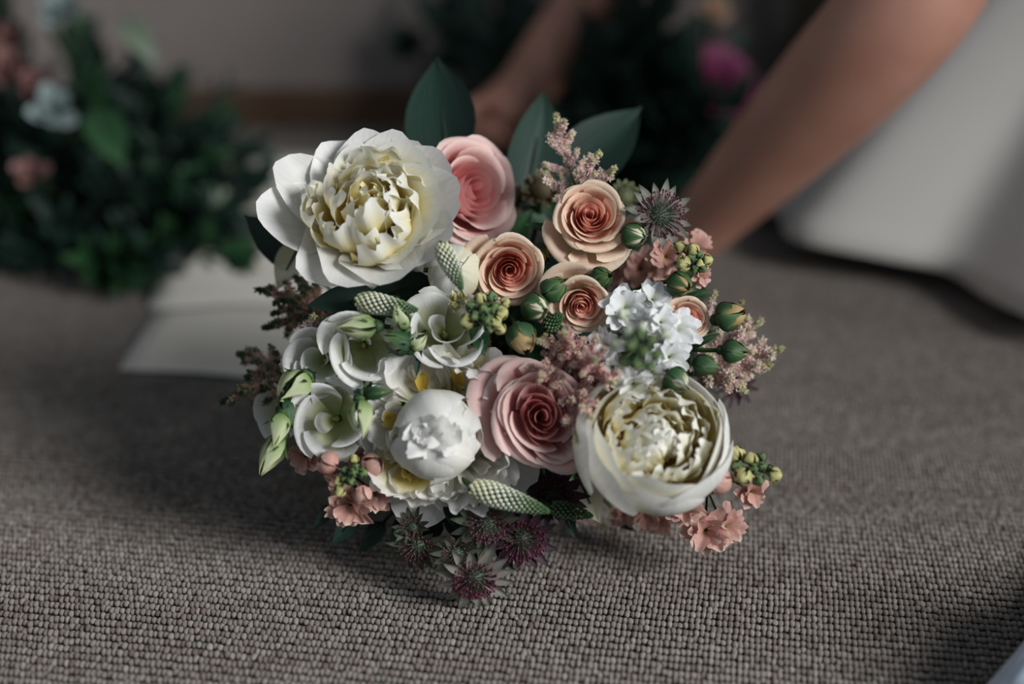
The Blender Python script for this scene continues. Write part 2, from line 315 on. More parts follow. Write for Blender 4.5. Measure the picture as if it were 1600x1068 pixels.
B = {}                                       # banks of shared petal meshes
for k in range(5):
    B['guard', k] = sheet('guard_petal', 0.50, 0.25, 0.75, -0.45, 0.95, 0.25, (0.7, 1), 0.22, 0.014, 3.2, 0.05, rnd=0.42, nu=11, nv=10, seed=10+k)
    B['flat', k] = sheet('open_petal', 0.38, 0.2, 0.35, -0.5, 0.75, 0.3, (0.8, 1), 0.2, 0.02, 2.6, 0.03, rnd=0.45, nu=11, nv=9, seed=20+k)
    B['ruff', k] = sheet('ruffled_petal', 0.36, 0.0, 0.35, -0.8, 0.9, 0.55, (0.7, 1), 0.3, 0.030, 4.6, 0.10, rnd=0.36, nu=19, nv=11, seed=30+k)
    B['crump', k] = sheet('curled_petal', 0.34, 0.25, 0.3, -1.9, 0.8, 0.4, (0.6, 1), 0.35, 0.035, 5.0, 0.10, rnd=0.36, nu=19, nv=12, seed=40+k)
    B['wrap', k] = sheet('wrapped_petal', 0.50, 0.95, -1.0, -2.6, 1.2, 0.0, (0.6, 1), 0.4, 0.026, 6.0, 0.10, wave=0.035, rnd=0.5, nu=19, nv=15, seed=45+k)
    B['strip', k] = sheet('petaloid', 0.20, 0.0, 0.5, -1.5, 0.9, 0.2, (0.7, 1), 0.45, 0.03, 4.5, 0.18, rnd=0.3, nu=9, nv=9, seed=50+k)
    B['globe', k] = cuppetal('globe_petal', 0.95, ((0.2, 0), (0.8, 0.14), (1.0, 0.45), (0.80, 0.82), (0.25, 1.05)), 0.16, 2.0, 0.05, 0.018, 6.0, 0.35, 13, 11, 60+k)
    B['shut', k] = cuppetal('closed_petal', 1.1, ((0.3, 0), (0.85, 0.14), (1.0, 0.45), (0.70, 0.86), (-0.18, 1.06)), 0.12, 2.0, 0.05, 0.03, 7.0, 0.3, 13, 12, 65+k)
    B['bowl', k] = cuppetal('bowl_petal', 0.85, ((0.15, 0), (0.72, 0.1), (1.0, 0.4), (1.03, 0.72), (0.90, 1.0)), 0.25, 2.2, 0.05, 0.022, 5.0, 0.3, 13, 11, 70+k)
    B['rose_in', k] = cuppetal('rose_petal', 1.25, ((0.35, 0), (0.8, 0.3), (0.98, 0.65), (1.06, 1.0)), 0.2, 2.4, 0.13, 0.012, 3.0, 0.1, 11, 7, 80+k)
    B['rose_mid', k] = cuppetal('rose_petal', 1.05, ((0.3, 0), (0.78, 0.25), (0.98, 0.62), (1.10, 0.92), (1.24, 1.0)), 0.24, 2.2, 0.10, 0.02, 3.0, 0.15, 11, 8, 90+k, 0.02)
    B['rose_out', k] = cuppetal('rose_petal', 0.88, ((0.2, 0), (0.7, 0.2), (0.92, 0.55), (1.06, 0.82), (1.22, 0.90), (1.30, 0.84)), 0.3, 2.2, 0.07, 0.03, 3.4, 0.2, 11, 10, 100+k, 0.05)
    B['lis', k] = cuppetal('lisianthus_petal', 1.0, ((0.12, 0), (0.56, 0.2), (0.80, 0.52), (0.90, 0.82), (1.05, 1.0), (1.16, 1.0)), 0.24, 2.0, 0.2, 0.035, 3.0, 0.25, 13, 12, 110+k)
    B['lis_in', k] = cuppetal('lisianthus_petal', 1.35, ((0.25, 0), (0.6, 0.3), (0.88, 0.7), (0.98, 0.95), (1.14, 1.02)), 0.2, 2.0, 0.28, 0.03, 3.0, 0.15, 13, 9, 120+k)
    B['stock', k] = sheet('stock_petal', 0.34, 0.1, 1.3, -0.9, 0.7, 0.2, (0.9, 1), 0.16, 0.06, 3.6, 0.12, rnd=0.42, nu=9, nv=8, seed=130+k)
    B['bract', k] = sheet('bract', 0.17, 0.15, 0.3, -0.2, 0.6, 0, (0.5, 1.6), 0.3, 0.0, 3, 0, 0.15, 0, 0.3, nu=5, nv=7, seed=140+k)
    B['sepal', k] = cuppetal('sepal', 0.62, ((0.25, 0), (0.9, 0.22), (1.0, 0.5), (0.7, 0.85), (0.12, 1.18)), 0.45, 1.2, 0.02, 0.0, 3, 0.2, 7, 9, 150+k, 0.1)
    B['sepal_free', k] = sheet('sepal', 0.16, 0.5, 0.5, 0.3, 0.6, 0, (0.35, 1.3), 0.5, 0.0, 3, 0, 0.1, 0, 0.4, nu=5, nv=8, seed=160+k)
    B['leaf', k] = sheet('leaf', 0.27, 0.0, 0.5 - 0.15*k, 0.2, 0.35, 0, (0.55, 1.7), 0.08, 0.008, 4, 0, 0.22, 0.02, 0.45, nu=7, nv=10, seed=170+k)
    B['broad', k] = sheet('leaf', 0.50, 0.0, 0.3 - 0.12*k, 0.1, 0.3, 0, (0.5, 1.55), 0.05, 0.008, 4, 0, 0.22, 0.015, 0.62, nu=9, nv=12, seed=180+k)
def bank(key, i): return B[key, i % 5]

GRP = 'flowers and leaves of the bridal bouquet on the carpet'
BIND = Vector((0.01, 0.955, 0.05)); TAIL = Vector((0.03, 1.13, 0.016))
stem_count = [0]
def add_stem(root, r=0.0022, mat=None, bow=0.0, direct=None):
    """stem from the bloom's base back to the tie point behind the bouquet"""
    k = stem_count[0]; stem_count[0] += 1
    M = MW[root.name]; Mi = M.inverted(); b = M.translation; zd = -(M.to_3x3() @ Vector((0, 0, 1)))
    a = k*2.4; rr = 0.0021*math.sqrt(k % 70)
    off = Vector((math.cos(a)*rr, 0, math.sin(a)*rr))
    e = BIND + off; t = TAIL + Vector((off.x*1.8, (k % 7)*0.006, max(off.z, -0.012)))
    L = (e-b).length
    zd = (zd*0.55 + CF*0.8).normalized()
    pts = bez(b, b + zd*L*0.3, e - (TAIL-BIND).normalized()*L*0.35, e, 8) + [e.lerp(t, 0.5), t]
    if r < 0.002: pts = pts[:8]
    mb = MB(); mb.tube([p - b for p in pts], r, 5)
    return obj('stem', mb.mesh('stem', [mat or M_stem]), root, Mi @ Matrix.Translation(b))
def put(px, py, d, f, off=0.0):
    """bloom centre seen at a pixel; base set back along the facing direction"""
    return at(px, py, d) - f*off

# ---------------------------------------------------------------- roses
def rose(name, label, px, py, d, rpx, lean, n, mats, spin=0.0, open_=1.0, squash=(1, 1), seed=1, outer=5, reflex=(), group=GRP):
    rr = random.Random(seed); f = facing(*lean); R = rpx*d/F
    root = thing(name, label, 'flower', put(px, py, d, f, R*0.75), f, spin, group)
    sx, sy = squash
    G = Matrix.Diagonal((R*sx, R*sy, R, 1))
    for i in range(n):
        u = (i+0.5)/n; ri = 0.09 + 0.72*u**0.95*open_
        phi = i*2.39 + rr.uniform(-.25, .25)
        h = 0.90 - 0.10*u + rr.uniform(-.03, .03); z0 = 0.08*(1-u)
        key = 'rose_in' if u < 0.62 else 'rose_mid'
        o = obj('petal', bank(key, rr.randrange(5)), root, G @ place(phi, 0, z0, rr.uniform(-.04, .04) + 0.06*u, (ri, ri, h)), mats[0] if u < 0.55 else mats[1])
    for i in range(outer):
        phi = i*2*PI/outer + rr.uniform(-.2, .2) + 0.5; s = 0.80 + rr.uniform(-.04, .06)
        obj('petal', bank('rose_out', rr.randrange(5)), root, G @ place(phi, 0, -0.02*(i % 2), rr.uniform(-.02, .12), (s, s, 0.82 + rr.uniform(-.06, .06))), mats[2] if len(mats) > 2 else mats[1])
    for (phi, s, tl) in reflex:
        obj('petal', bank('rose_out', rr.randrange(5)), root, G @ place(phi, 0.05, -0.04, tl, (s, s, 0.78)), mats[2] if len(mats) > 2 else mats[1])
    for i in range(5):
        obj('sepal', bank('sepal_free', i), root, G @ place(i*2*PI/5+0.3, 0.16, 0.0, 0.7, (0.7, 0.7, 0.62)), M_sepal)
    add_stem(root, 0.0024)
    return root
PK = (M_pink_in, M_pink, M_pink); PC = (M_peach_in, M_peach, M_peach_out)
rose('garden_rose', 'large blush pink rose between two white peonies, its petals in a long spiral', 846, 650, 0.771, 74, (0.06, 0.05), 19, PK, 0.45, 1.0, (0.80, 1.22), 3, 6, ((2.0, 1.02, 0.2), (2.6, 0.98, 0.25)))
rose('garden_rose', 'large blush pink rose tucked behind the yellow-hearted peony', 742, 296, 0.84, 80, (0.7, 0.12), 18, PK, 1.2, 1.0, (1.0, 1.0), 4, 6)
rose('spray_rose', 'round peach spray rose below the tall astilbe plume', 923, 336, 0.80, 53, (0.05, 0.22), 20, PC, 0.3, 0.95, (1, 1), 5, 6, ((4.6, 1.12, 0.35), (-1.0, 1.05, 0.3), (3.6, 1.08, 0.3)))
rose('spray_rose', 'open peach spray rose beside the closed cream peony bud', 797, 422, 0.795, 53, (0.06, -0.18), 20, PC, 2.0, 0.95, (0.95, 1.0), 6, 5, ((1.6, 1.15, 0.15), (0.9, 1.1, 0.2)))
rose('spray_rose', 'pale peach spray rose half open beside the white stock', 909, 478, 0.79, 45, (0.02, -0.42), 16, PC, 0.9, 0.8, (0.95, 1.0), 7, 5, ((1.3, 1.25, 0.05), (2.0, 1.2, 0.1)))
rose('spray_rose', 'small apricot spray rose half covered by white stock petals', 1076, 498, 0.80, 35, (0.15, 0.0), 16, PC, 1.4, 0.85, (0.9, 1.05), 8, 5)

# ---------------------------------------------------------------- peonies
def peony_open(px, py, d, rpx, lean):
    rr = random.Random(21); f = facing(*lean); R = rpx*d/F
    root = thing('peony', 'wide open white peony with a ragged yellow heart', 'flower', put(px, py, d, f, R*0.42), f, 0.0, GRP)
    G = Matrix.Scale(R, 4)
    def add(key, phi, r, z, tilt, s, mat, roll=0): obj('petal', bank(key, rr.randrange(5)), root, G @ place(phi, r, z, tilt, s, roll), mat)
    # guards: a deep bowl low right, loose petals to the left; phi: 0 right, pi/2 up
    for phi, tl, s in ((-2.35, .62, .9), (-1.8, .42, .98), (-1.2, .34, 1.04), (-0.55, .34, 1.06), (0.0, .36, 1.06), (0.5, .36, 1.04), (1.0, .40, 1.0), (1.5, .42, .96), (2.05, .55, .92)):
        add('guard', phi, .18, -0.02, tl, s, M_peony_guard, rr.uniform(-.08, .08))
    for phi, tl, s in ((2.62, 0.80, 1.10), (3.12, 0.88, 1.14), (2.9, 0.55, 0.8)):
        add('flat', phi, .16, 0.0, tl, s, M_peony_guard)
    for phi, tl, s in ((-0.85, .22, .92), (-0.2, .22, .94), (0.35, .26, .94), (0.9, .3, .95), (1.75, .32, .86)):
        add('guard', phi, .14, 0.02, tl, s, M_peony, rr.uniform(-.1, .1))
    for i in range(12):
        phi = i*2.399; add('ruff', phi, .22 + rr.uniform(-.03, .08), 0.05, .62 + rr.uniform(-.2, .2), .74 + rr.uniform(-.1, .1), M_peony, rr.uniform(-.35, .35))
    for i in range(13):
        phi = i*2.399+1; add('crump', phi, .26 + rr.uniform(-.06, .08), 0.08, .40 + rr.uniform(-.25, .25), .84 + rr.uniform(-.14, .12), M_peony, rr.uniform(-.4, .4))
    for i in range(10):
        phi = i*2.399+2; add('strip', phi, .30, 0.12, .6 + rr.uniform(-.3, .3), .58 + rr.uniform(-.1, .1), M_peony_in, rr.uniform(-.4, .4))
    for i in range(7):
        phi = i*2.399+.5; add('ruff', phi, .16, 0.2, .10 + rr.uniform(-.25, .2), .72 + rr.uniform(-.1, .08), M_peony, rr.uniform(-.35, .35))
    for i in range(7):
        phi = i*2.399+1.7; add('crump', phi, .18, 0.2, .25 + rr.uniform(-.2, .2), .80 + rr.uniform(-.1, .1), M_peony, rr.uniform(-.35, .35))
    for i in range(14):
        phi = i*2.399; add('strip', phi, .02 + .008*i, 0.22, .04 + .014*i + rr.uniform(-.1, .1), .66 + rr.uniform(-.08, .08), M_peony_in, rr.uniform(-.3, .3))
    add_stem(root, 0.003)
peony_open(578, 334, 0.80, 152, (0.06, 0.42))

def peony_globe(px, py, d, rpx, lean):
    rr = random.Random(22); f = facing(*lean); R = rpx*d/F
    root = thing('peony', 'white peony with a closed round centre and a shaggy collar of torn petals', 'flower', put(px, py, d, f, R*0.45), f, 0.0, GRP)
    G = Matrix.Scale(R, 4)
    def add(key, phi, r, z, tilt, s, mat, roll=0): obj('petal', bank(key, rr.randrange(5)), root, G @ place(phi, r, z, tilt, s, roll), mat)
    cx = G @ Matrix.Translation((-0.05, -0.08, 0.12))
    for i in range(13):
        s = 1.0 + 0.02*i
        obj('petal', bank('wrap', rr.randrange(5)), root, cx @ place(i*2.399+.8, .10 + .006*i, -.004*i, rr.uniform(-.05, .12), (s, s, s*.98), rr.uniform(-.12, .12)), M_peony_guard)
    for i in range(9):
        obj('petal', bank('ruff', rr.randrange(5)), root, cx @ place(i*2.399+.3, .36 - .02*i, .30 + .02*i, -.50 - .05*i + rr.uniform(-.08, .08), .60 + rr.uniform(-.06, .06), rr.uniform(-.3, .3)), M_peony_guard)
    for i in range(22):
        phi = i*2.399; add('crump', phi, .42 + rr.uniform(0, .12), 0.06, .85 + rr.uniform(-.4, .35), .56 + rr.uniform(-.1, .1), M_peony_guard, rr.uniform(-.5, .5))
    for i in range(20):
        phi = i*2.399+.7; add('ruff', phi, .36 + rr.uniform(0, .1), 0.0, .95 + rr.uniform(-.25, .2), .70 + rr.uniform(-.1, .1), M_peony_guard if i % 4 else M_peony, rr.uniform(-.55, .55))
    for i in range(14):
        phi = i*2.399+.3; add('strip', phi, .46, 0.10, .6 + rr.uniform(-.3, .3), .44, M_peony_guard if i % 3 else M_peony_in, rr.uniform(-.5, .5))
    for i in range(9):
        add('guard', i*2*PI/9+.2, .25, -0.08, 1.05 + rr.uniform(-.1, .1), .82 + rr.uniform(-.06, .1), M_peony_guard)
    for phi, r, z, tl, s in ((-.8, .42, .25, .25, .2), (1.1, .45, .42, .4, .18), (2.6, .46, .3, .5, .14), (-2.2, .44, .2, .7, .3)):
        obj('green_petaloid', bank('strip', 1), root, G @ place(phi, r, z, tl, s), M_sepal)
    add_stem(root, 0.003)
peony_globe(690, 670, 0.779, 152, (-0.05, 0.05))

def peony_cup(px, py, d, rpx, lean):
    rr = random.Random(23); f = facing(*lean); R = rpx*d/F
    root = thing('peony', 'round white peony cupped in broad smooth outer petals beside peach stock', 'flower', put(px, py, d, f, R*0.55), f, 0.0, GRP)
    G = Matrix.Scale(R, 4)
    def add(key, phi, r, z, tilt, s, mat, roll=0): obj('petal', bank(key, rr.randrange(5)), root, G @ place(phi, r, z, tilt, s, roll), mat)
    for i in range(7):
        s = .90 + .03*(i % 3)
        add('bowl', i*2.399+3.5, 0, 0, rr.uniform(-.04, .06), (s, s, 1.0 + rr.uniform(-.1, .08)), M_peony_guard)
    for i in range(6):
        s = .76 + .02*(i % 3)
        add('bowl', i*2.399+1.2, 0, 0.05, rr.uniform(-.04, .08), (s, s, 0.98 + rr.uniform(-.08, .06)), M_peony)
    for i in range(26):
        q = math.sqrt((i+.5)/26); phi = i*2.399; add('ruff', phi, .08 + .52*q, 0.20, .05 + .12*q + rr.uniform(-.15, .15), .74 + rr.uniform(-.08, .1), M_peony, rr.uniform(-.2, .2))
    for i in range(20):
        q = math.sqrt((i+.5)/20); phi = i*2.399+1; add('crump', phi, .12 + .5*q, 0.22, .1 + .1*q + rr.uniform(-.15, .15), .80 + rr.uniform(-.08, .1), M_peony, rr.uniform(-.25, .25))
    for i in range(12):
        phi = i*2.399; add('crump', phi, .06 + .012*i, 0.25, .02 + rr.uniform(-.1, .12), .80, M_peony, rr.uniform(-.2, .2)); add('strip', phi, .10 + .03*i, 0.25, .1 + rr.uniform(-.05, .25), .66, M_peony_in, rr.uniform(-.3, .3))
    add_stem(root, 0.003)
peony_cup(1022, 690, 0.765, 124, (0.12, 0.42))

# closed peony bud
def peony_bud(px, py, d, rpx, lean):
    f = facing(*lean); R = rpx*d/F
    root = thing('peony_bud', 'closed cream peony bud with a green sepal beside the peach spray rose', 'flower bud', put(px, py, d, f, R*0.8), f, 0.3, GRP)
    G = Matrix.Scale(R, 4)
    for i in range(7):
        s = .84 + .025*i; obj('petal', bank('globe', i), root, G @ place(i*2.399, 0, 0, 0, (s, s, 1.42 + .02*i)), M_cream if i % 2 else M_peony_guard)
    for i, ph in enumerate((-.15, 2.2, 4.2)): obj('sepal', bank('sepal', i), root, G @ place(ph, 0, -.05, .02, (1.05, 1.05, 1.1)), M_sepal)
    add_stem(root)
peony_bud(711, 424, 0.80, 47, (0.0, 0.15))

# ---------------------------------------------------------------- lisianthus
def lisianthus(label, px, py, d, rpx, lean, spin, depth=1.1, inner=3, open_=1.0, seed=1, sq=(1, 1)):
    rr = random.Random(seed); f = facing(*lean); R = rpx*d/F
    root = thing('lisianthus', label, 'flower', put(px, py, d, f, R*depth*0.8), f, spin, GRP)
    G = Matrix.Diagonal((R*sq[0], R*sq[1], R, 1))
    for i in range(5):
        obj('petal', bank('lis', rr.randrange(5)), root, G @ place(i*2*PI/5 + rr.uniform(-.12, .12), 0, 0, rr.uniform(-.06, .08), (open_, open_, depth + rr.uniform(-.08, .08))), M_lis)
    for i in range(inner):
        s = (.30 + .16*i)
        obj('petal', bank('lis_in', rr.randrange(5)), root, G @ place(i*2.2 + rr.uniform(-.2, .2), 0, .1, .05, (s, s, depth*.98)), M_lis)
    mb = MB(); mb.ball((0, 0, .22*R), (.10*R, .10*R, .2*R)); mb.ball((.04*R, 0, .42*R), .05*R)
    obj('pistil', mb.mesh('pistil', [M_ybud]), root)
    add_stem(root)
    return root
lisianthus('white lisianthus furled in a spiral beside the astilbe sprigs', 500, 563, 0.80, 46, (-0.25, 0.0), 0.5, 1.0, 3, 1.0, 31)
lisianthus('white lisianthus with a deep open throat under a pointed pale bud', 566, 541, 0.79, 56, (0.05, -0.05), 1.2, 1.25, 1, 1.0, 32, (.82, 1.05))
lisianthus('white lisianthus with curled petals round a dark centre under the speckled spike', 694, 512, 0.79, 60, (0.0, 0.35), 2.4, 1.05, 2, 1.0, 33, (1.0, .8))
lisianthus('white lisianthus cup hanging lowest above the peach stock', 516, 654, 0.79, 56, (-0.1, 0.05), 3.3, 1.3, 1, 1.0, 34, (.92, 1.0))
lisianthus('white lisianthus seen edge-on behind the green pointed buds', 432, 642, 0.83, 36, (-0.7, -0.2), 0.2, 1.1, 1, 1.0, 35)
def lis_bud(label, px, py, d, lpx, ang, tow=0.3, wid=0.32, name='lisianthus_bud', mat=None, tip=True):
    """pointed furled bud; ang is the way its tip points in the picture plane"""
    dirv = (CR*math.cos(ang) + CU*math.sin(ang) - CF*tow).normalized(); Lr = lpx*d/F
    root = thing(name, label, 'flower bud', at(px, py, d) - dirv*Lr*0.5, dirv, rnd.uniform(0, 6), GRP)
    G = Matrix.Diagonal((Lr*wid, Lr*wid, Lr, 1))
    for i in range(4): obj('petal', bank('sepal', i), root, G @ place(i*2.399, 0, 0.05, 0, (.9+.04*i, .9+.04*i, .88)), mat or M_lis_bud)
    for i in range(5): obj('sepal', bank('sepal_free', i), root, G @ place(i*2*PI/5, .45, 0.0, -.35, (1.6, 1.8, .55)), M_sepal)
    mb = MB(); mb.tube([(0, 0, -.1*Lr), (0, 0, .08*Lr)], [.12*Lr*wid/.32, .2*Lr*wid/.32], 6); obj('calyx', mb.mesh('calyx', [M_sepal]), root)
    add_stem(root, 0.0014)
    return root
for lb, a in (('cream lisianthus bud just opening beside the furled white bloom', (461, 604, .79, 62, -2.4, .8, .45)),
              ('pale green pointed bud lying across the deep-throated lisianthus', (562, 511, .775, 62, PI+.05, .3)),
              ('pale green bud upright between two white lisianthus, tip raised', (628, 497, .775, 46, 1.9, .5)),
              ('plump green bud leaning over the dark leaf between white lisianthus', (622, 536, .775, 50, 2.7, .5, .4)),
              ('small leafy green bud next to the curled white lisianthus', (652, 533, .775, 36, .6, .5, .4)),
              ('long pale green bud pointing down to the carpet, lowest of the green buds', (427, 706, .79, 70, -2.05, .2, .3)),
              ('green striped bud hanging above the longest pointed bud', (436, 668, .785, 56, -1.8, .3, .34)),
              ('dark green bud at the top of the hanging bud cluster', (449, 643, .79, 46, -1.2, .3, .36)),
              ('pale bud with a white tip hanging beside the lowest lisianthus cup', (564, 650, .765, 62, -1.5, .25, .34)),
              ('dark green slim bud lying level above the shaggy white peony', (588, 611, .765, 48, .1, .2, .28))):
    lis_bud(lb, *a, mat=(M_sepal if 'dark' in lb else None))
# ---------------------------------------------------------------- rose buds, pods and spikes
def rose_bud(label, px, py, d, rpx, ang, tow, heart, show=1.0, name='rose_bud', long=1.8):
    dirv = (CR*math.cos(ang) + CU*math.sin(ang) - CF*tow).normalized(); R = .9*rpx*d/F
    root = thing(name, label, 'flower bud', at(px, py, d) - dirv*R*0.7, dirv, rnd.uniform(0, 6), GRP)
    G = Matrix.Scale(R, 4)
    for i in range(4): obj('petal', bank('globe', i), root, G @ place(i*2.399, 0, 0, 0, (.78+.03*i, .78+.03*i, long*show)), heart)
    for i in range(5): obj('sepal', bank('sepal', i), root, G @ place(i*2*PI/5, 0, -.02, .04 if show > .95 else 0, (.98, .98, long*.98)), M_sepal)
    mb = MB(); mb.ball((0, 0, -.1*R), (.45*R, .45*R, .35*R)); obj('hip', mb.mesh('hip', [M_sepal]), root)
    add_stem(root, 0.0014)
for lb, a in (('green rose bud showing cream stripes beside the round peach spray rose', (987, 368, .80, 23, -.2, .8, M_cream)),
              ('small rose bud tucked behind the open peach spray rose, pale tip', (840, 396, .82, 20, -.6, .6, M_gold)),
              ('dark green rose bud above the half open peach rose', (938, 434, .80, 20, .2, 1.2, M_sepal)),
              ('leafy green rose bud between two peach roses', (862, 452, .79, 24, .5, .6, M_sepal)),
              ('green rose bud with a cream tip under the open peach rose', (834, 480, .785, 25, -.3, 1.0, M_cream)),
              ('golden rose bud in curling green sepals above the large pink rose', (814, 524, .78, 27, -1.2, .8, M_gold, 1.12)),
              ('round green rose bud below the yellow stock buds', (1060, 443, .80, 23, -.5, 1.2, M_gold)),
              ('dried yellow rose bud in green sepals beside the apricot rose', (1134, 495, .80, 26, .3, .5, M_gold, 1.1)),
              ('pointed dark green bud against the blush astilbe', (1140, 548, .79, 21, -.1, .2, M_sepal, .9, 'rose_bud', 2.0)),
              ('slender pointed green bud lying above the cupped peony', (1094, 568, .785, 19, -.25, .3, M_sepal, .9, 'rose_bud', 2.4)),
              ('green rose bud with a blush cheek resting on the cupped peony', (1054, 592, .77, 24, -.7, .6, M_cream)),
              ('small rose bud with spread sepals left of the round peach rose', (872, 378, .82, 18, -2.4, .6, M_cream))):
    rose_bud(lb, *a)

def spike(label, p0, p1, d0, d1, wpx, mat, rows=26, name='veronica_spike', tipmat=None):
    """tapering flower spike crowded with beads, from base to tip"""
    A = at(*p0, d0); Bp = at(*p1, d1); ax = Bp-A; Ln = ax.length; ax.normalize(); R = wpx*d0/F/2
    root = thing(name, label, 'flower', A, ax, 0, GRP)
    mb = MB(); mb.tube([(0, 0, -.03*Ln), (0, 0, Ln*.98)], [R*.62, R*.15], 6); obj('core', mb.mesh('core', [M_sepal]), root)
    mb = MB(); n = rows*7
    for i in range(n):
        t = (i+.5)/n; a = i*2.39996
        rad = R*(.55 + .45*math.sin(min(t*3.5, 1)*PI/2))*(1-t**2.2)**.8 + R*.1
        b = R*(.27*(1-.6*t)) + .00012
        mb.ball((math.cos(a)*rad*.98, math.sin(a)*rad*.98, t*Ln), (b, b, b*1.15), None, 3, 5, uvv=min(t*1.0 + rnd.uniform(-.05, .05), 1))
    o = obj('bead_florets', mb.mesh('bead_florets', [mat]), root); o['kind'] = 'stuff'
    add_stem(root, 0.0016)
spike('speckled green and white flower spike lying over the closed peony bud', (690, 384), (722, 452), .775, .765, 27, M_ver, 22)
spike('speckled white flower spike lying on the dark leaf below the yellow-hearted peony', (560, 470), (652, 484), .785, .775, 30, M_ver, 26)
spike('curved greenish white flower spike under the shaggy white peony', (738, 762), (858, 799), .775, .765, 34, M_ver, 30)
spike('short dark green flower spike under the cupped white peony', (862, 792), (926, 806), .80, .80, 24, M_verg, 16)
spike('pale blurred flower spike behind the cream peony bud', (716, 390), (764, 366), .84, .86, 34, M_verw, 18)
spike('short bristly green spike between the half open rose and the pink astilbe', (855, 512), (878, 490), .79, .785, 24, M_verg, 12)

def pod(label, px, py, d, rpx, lean, mat):
    f = facing(*lean); R = rpx*d/F
    root = thing('seed_pod', label, 'seed pod', put(px, py, d, f, R*.6), f, 0, GRP)
    mb = MB(); mb.ball((0, 0, R*.3), (R*.55, R*.55, R*.4)); obj('core', mb.mesh('core', [mat]), root)
    for i in range(14):
        obj('cup', bank('stock', i), root, Matrix.Scale(R, 4) @ place(i*2.399, .3, .25, .2 + .9*(i/14), .6), mat)
    add_stem(root)
M_podg = petal_mat('pod_green', [(0.0, S(70, 66, 44)), (1.0, S(104, 112, 76))], .15, .6, .2, .4)
M_podb = petal_mat('pod_brown', [(0.0, S(58, 44, 36)), (0.7, S(92, 82, 58)), (1.0, S(118, 110, 76))], .15, .6, .2, .4)
pod('brown and green papery seed head left of the tall astilbe plume', 846, 292, .86, 40, (-.1, .3), M_podb)
pod('grey green papery seed head beside the pale astrantia', 978, 302, .86, 34, (.2, .4), M_podg)
pod('tan papery seed head between the pink rose and the dark leaf', 800, 306, .88, 30, (0, .3), M_podb)

# ---------------------------------------------------------------- astilbe
def star_cloud(mb, pts, size, r):
    for p, uvv in pts:
        q = Euler((r.uniform(0, 6.3), r.uniform(0, 6.3), r.uniform(0, 6.3))).to_matrix()
        s = size*r.uniform(.8, 1.4)
        for k in range(4):
            a = k*PI/2 + r.uniform(-.2, .2); c = Vector((math.cos(a), math.sin(a), .3)); t = Vector((-math.sin(a), math.cos(a), 0))
            V = [Vector((0, 0, 0)), c*.6+t*.26, c*1.15, c*.6-t*.26]
            mb.add([tuple(p + (q @ v)*s) for v in V], [(0, 1, 2, 3)], [(.5, uvv)]*4)
        
def astilbe(label, base, tips, mat, size=0.0016, dens=1.0, spread=0.0055, side=True, seed=1, buds=True):
    """plume: main stem with side plumes; every side plume is a part"""
    r = random.Random(seed); A = at(*base)
    T0 = at(*tips[0])
    root = thing('astilbe', label, 'flower', A, (T0-A).normalized(), 0, GRP); Mi = MW[root.name].inverted()
    for tip in tips:
        T = at(*tip); mid = A.lerp(T, .5) + Vector((r.uniform(-1, 1), r.uniform(-1, 1), r.uniform(-.3, 1)))*.006
        P = bez(A, A.lerp(mid, .6), mid.lerp(T, .3), T, 9)
        mb = MB(); mb.tube([Mi @ p for p in P], [.0009*(1-.7*i/8) for i in range(9)], 5); obj('branch', mb.mesh('branch', [M_stem]), root)
        Ln = (T-A).length; twigs = []
        nn = int(max(5, Ln/.0052)) if side else 0
        paths = [(P, .35, 1.0, spread*.55)]
        for i in range(nn):
            t = .15 + .72*i/max(nn, 1); k = min(int(t*8), 7); p = P[k].lerp(P[k+1], t*8-k); ax = (P[k+1]-P[k]).normalized()
            od = ax.orthogonal().normalized(); od.rotate(Matrix.Rotation(i*2.4+r.uniform(-.4, .4), 3, ax))
            ln = Ln*.42*(1-t*.8)*r.uniform(.75, 1.2); q = p + (ax*.65+od*.75)*ln
            paths.append(([p, p.lerp(q, .5)+ax*ln*.03, q], 0.1, .85, spread*.62))
        for (pp, t0, t1, sp) in paths:
            mb = MB(); Lp = sum((pp[i+1]-pp[i]).length for i in range(len(pp)-1)); n = int(Lp/.00020*dens) + 10
            cloud = []
            for i in range(n):
                t = t0 + (1-t0)*i/n; s = t*(len(pp)-1); k = min(int(s), len(pp)-2)
                c = pp[k].lerp(pp[k+1], s-k); rad = sp*(1-t*.75)*math.sqrt(r.random())
                v = Vector((r.gauss(0, 1), r.gauss(0, 1), r.gauss(0, 1))).normalized()*rad
                cloud.append((Mi @ (c+v), min(1, max(0, t*t1+r.uniform(-.08, .08)))))
            if len(pp) == 3: mb.tube([Mi @ p for p in pp], .0004, 4)
            star_cloud(mb, cloud, size, r)
            if buds:
                for i in range(6):
                    t = .78+.22*i/6; s = t*(len(pp)-1); k = min(int(s), len(pp)-2); c = pp[k].lerp(pp[k+1], s-k) + Vector((r.gauss(0, 1), r.gauss(0, 1), r.gauss(0, 1)))*.0008
                    mb.ball(Mi @ c, size*.62, None, 3, 5, uvv=.97)
            o = obj('floret_plume', mb.mesh('floret_plume', [mat], False), root); o['kind'] = 'stuff'
    add_stem(root, 0.0013)
    return root
astilbe('blush astilbe plume standing tallest before the dark leaves', (905, 305, .83), [(868, 178, .83), (938, 238, .815), (962, 262, .82), (845, 268, .83)], M_ast, seed=1, dens=.8)
astilbe('fluffy pink astilbe spilling between the large pink rose and white stock', (895, 575, .80), [(840, 530, .765), (880, 515, .755), (925, 655, .745), (900, 690, .75), (845, 585, .75), (960, 600, .75), (930, 560, .74)], M_astp, .0015, .75, .0055, True, 2)
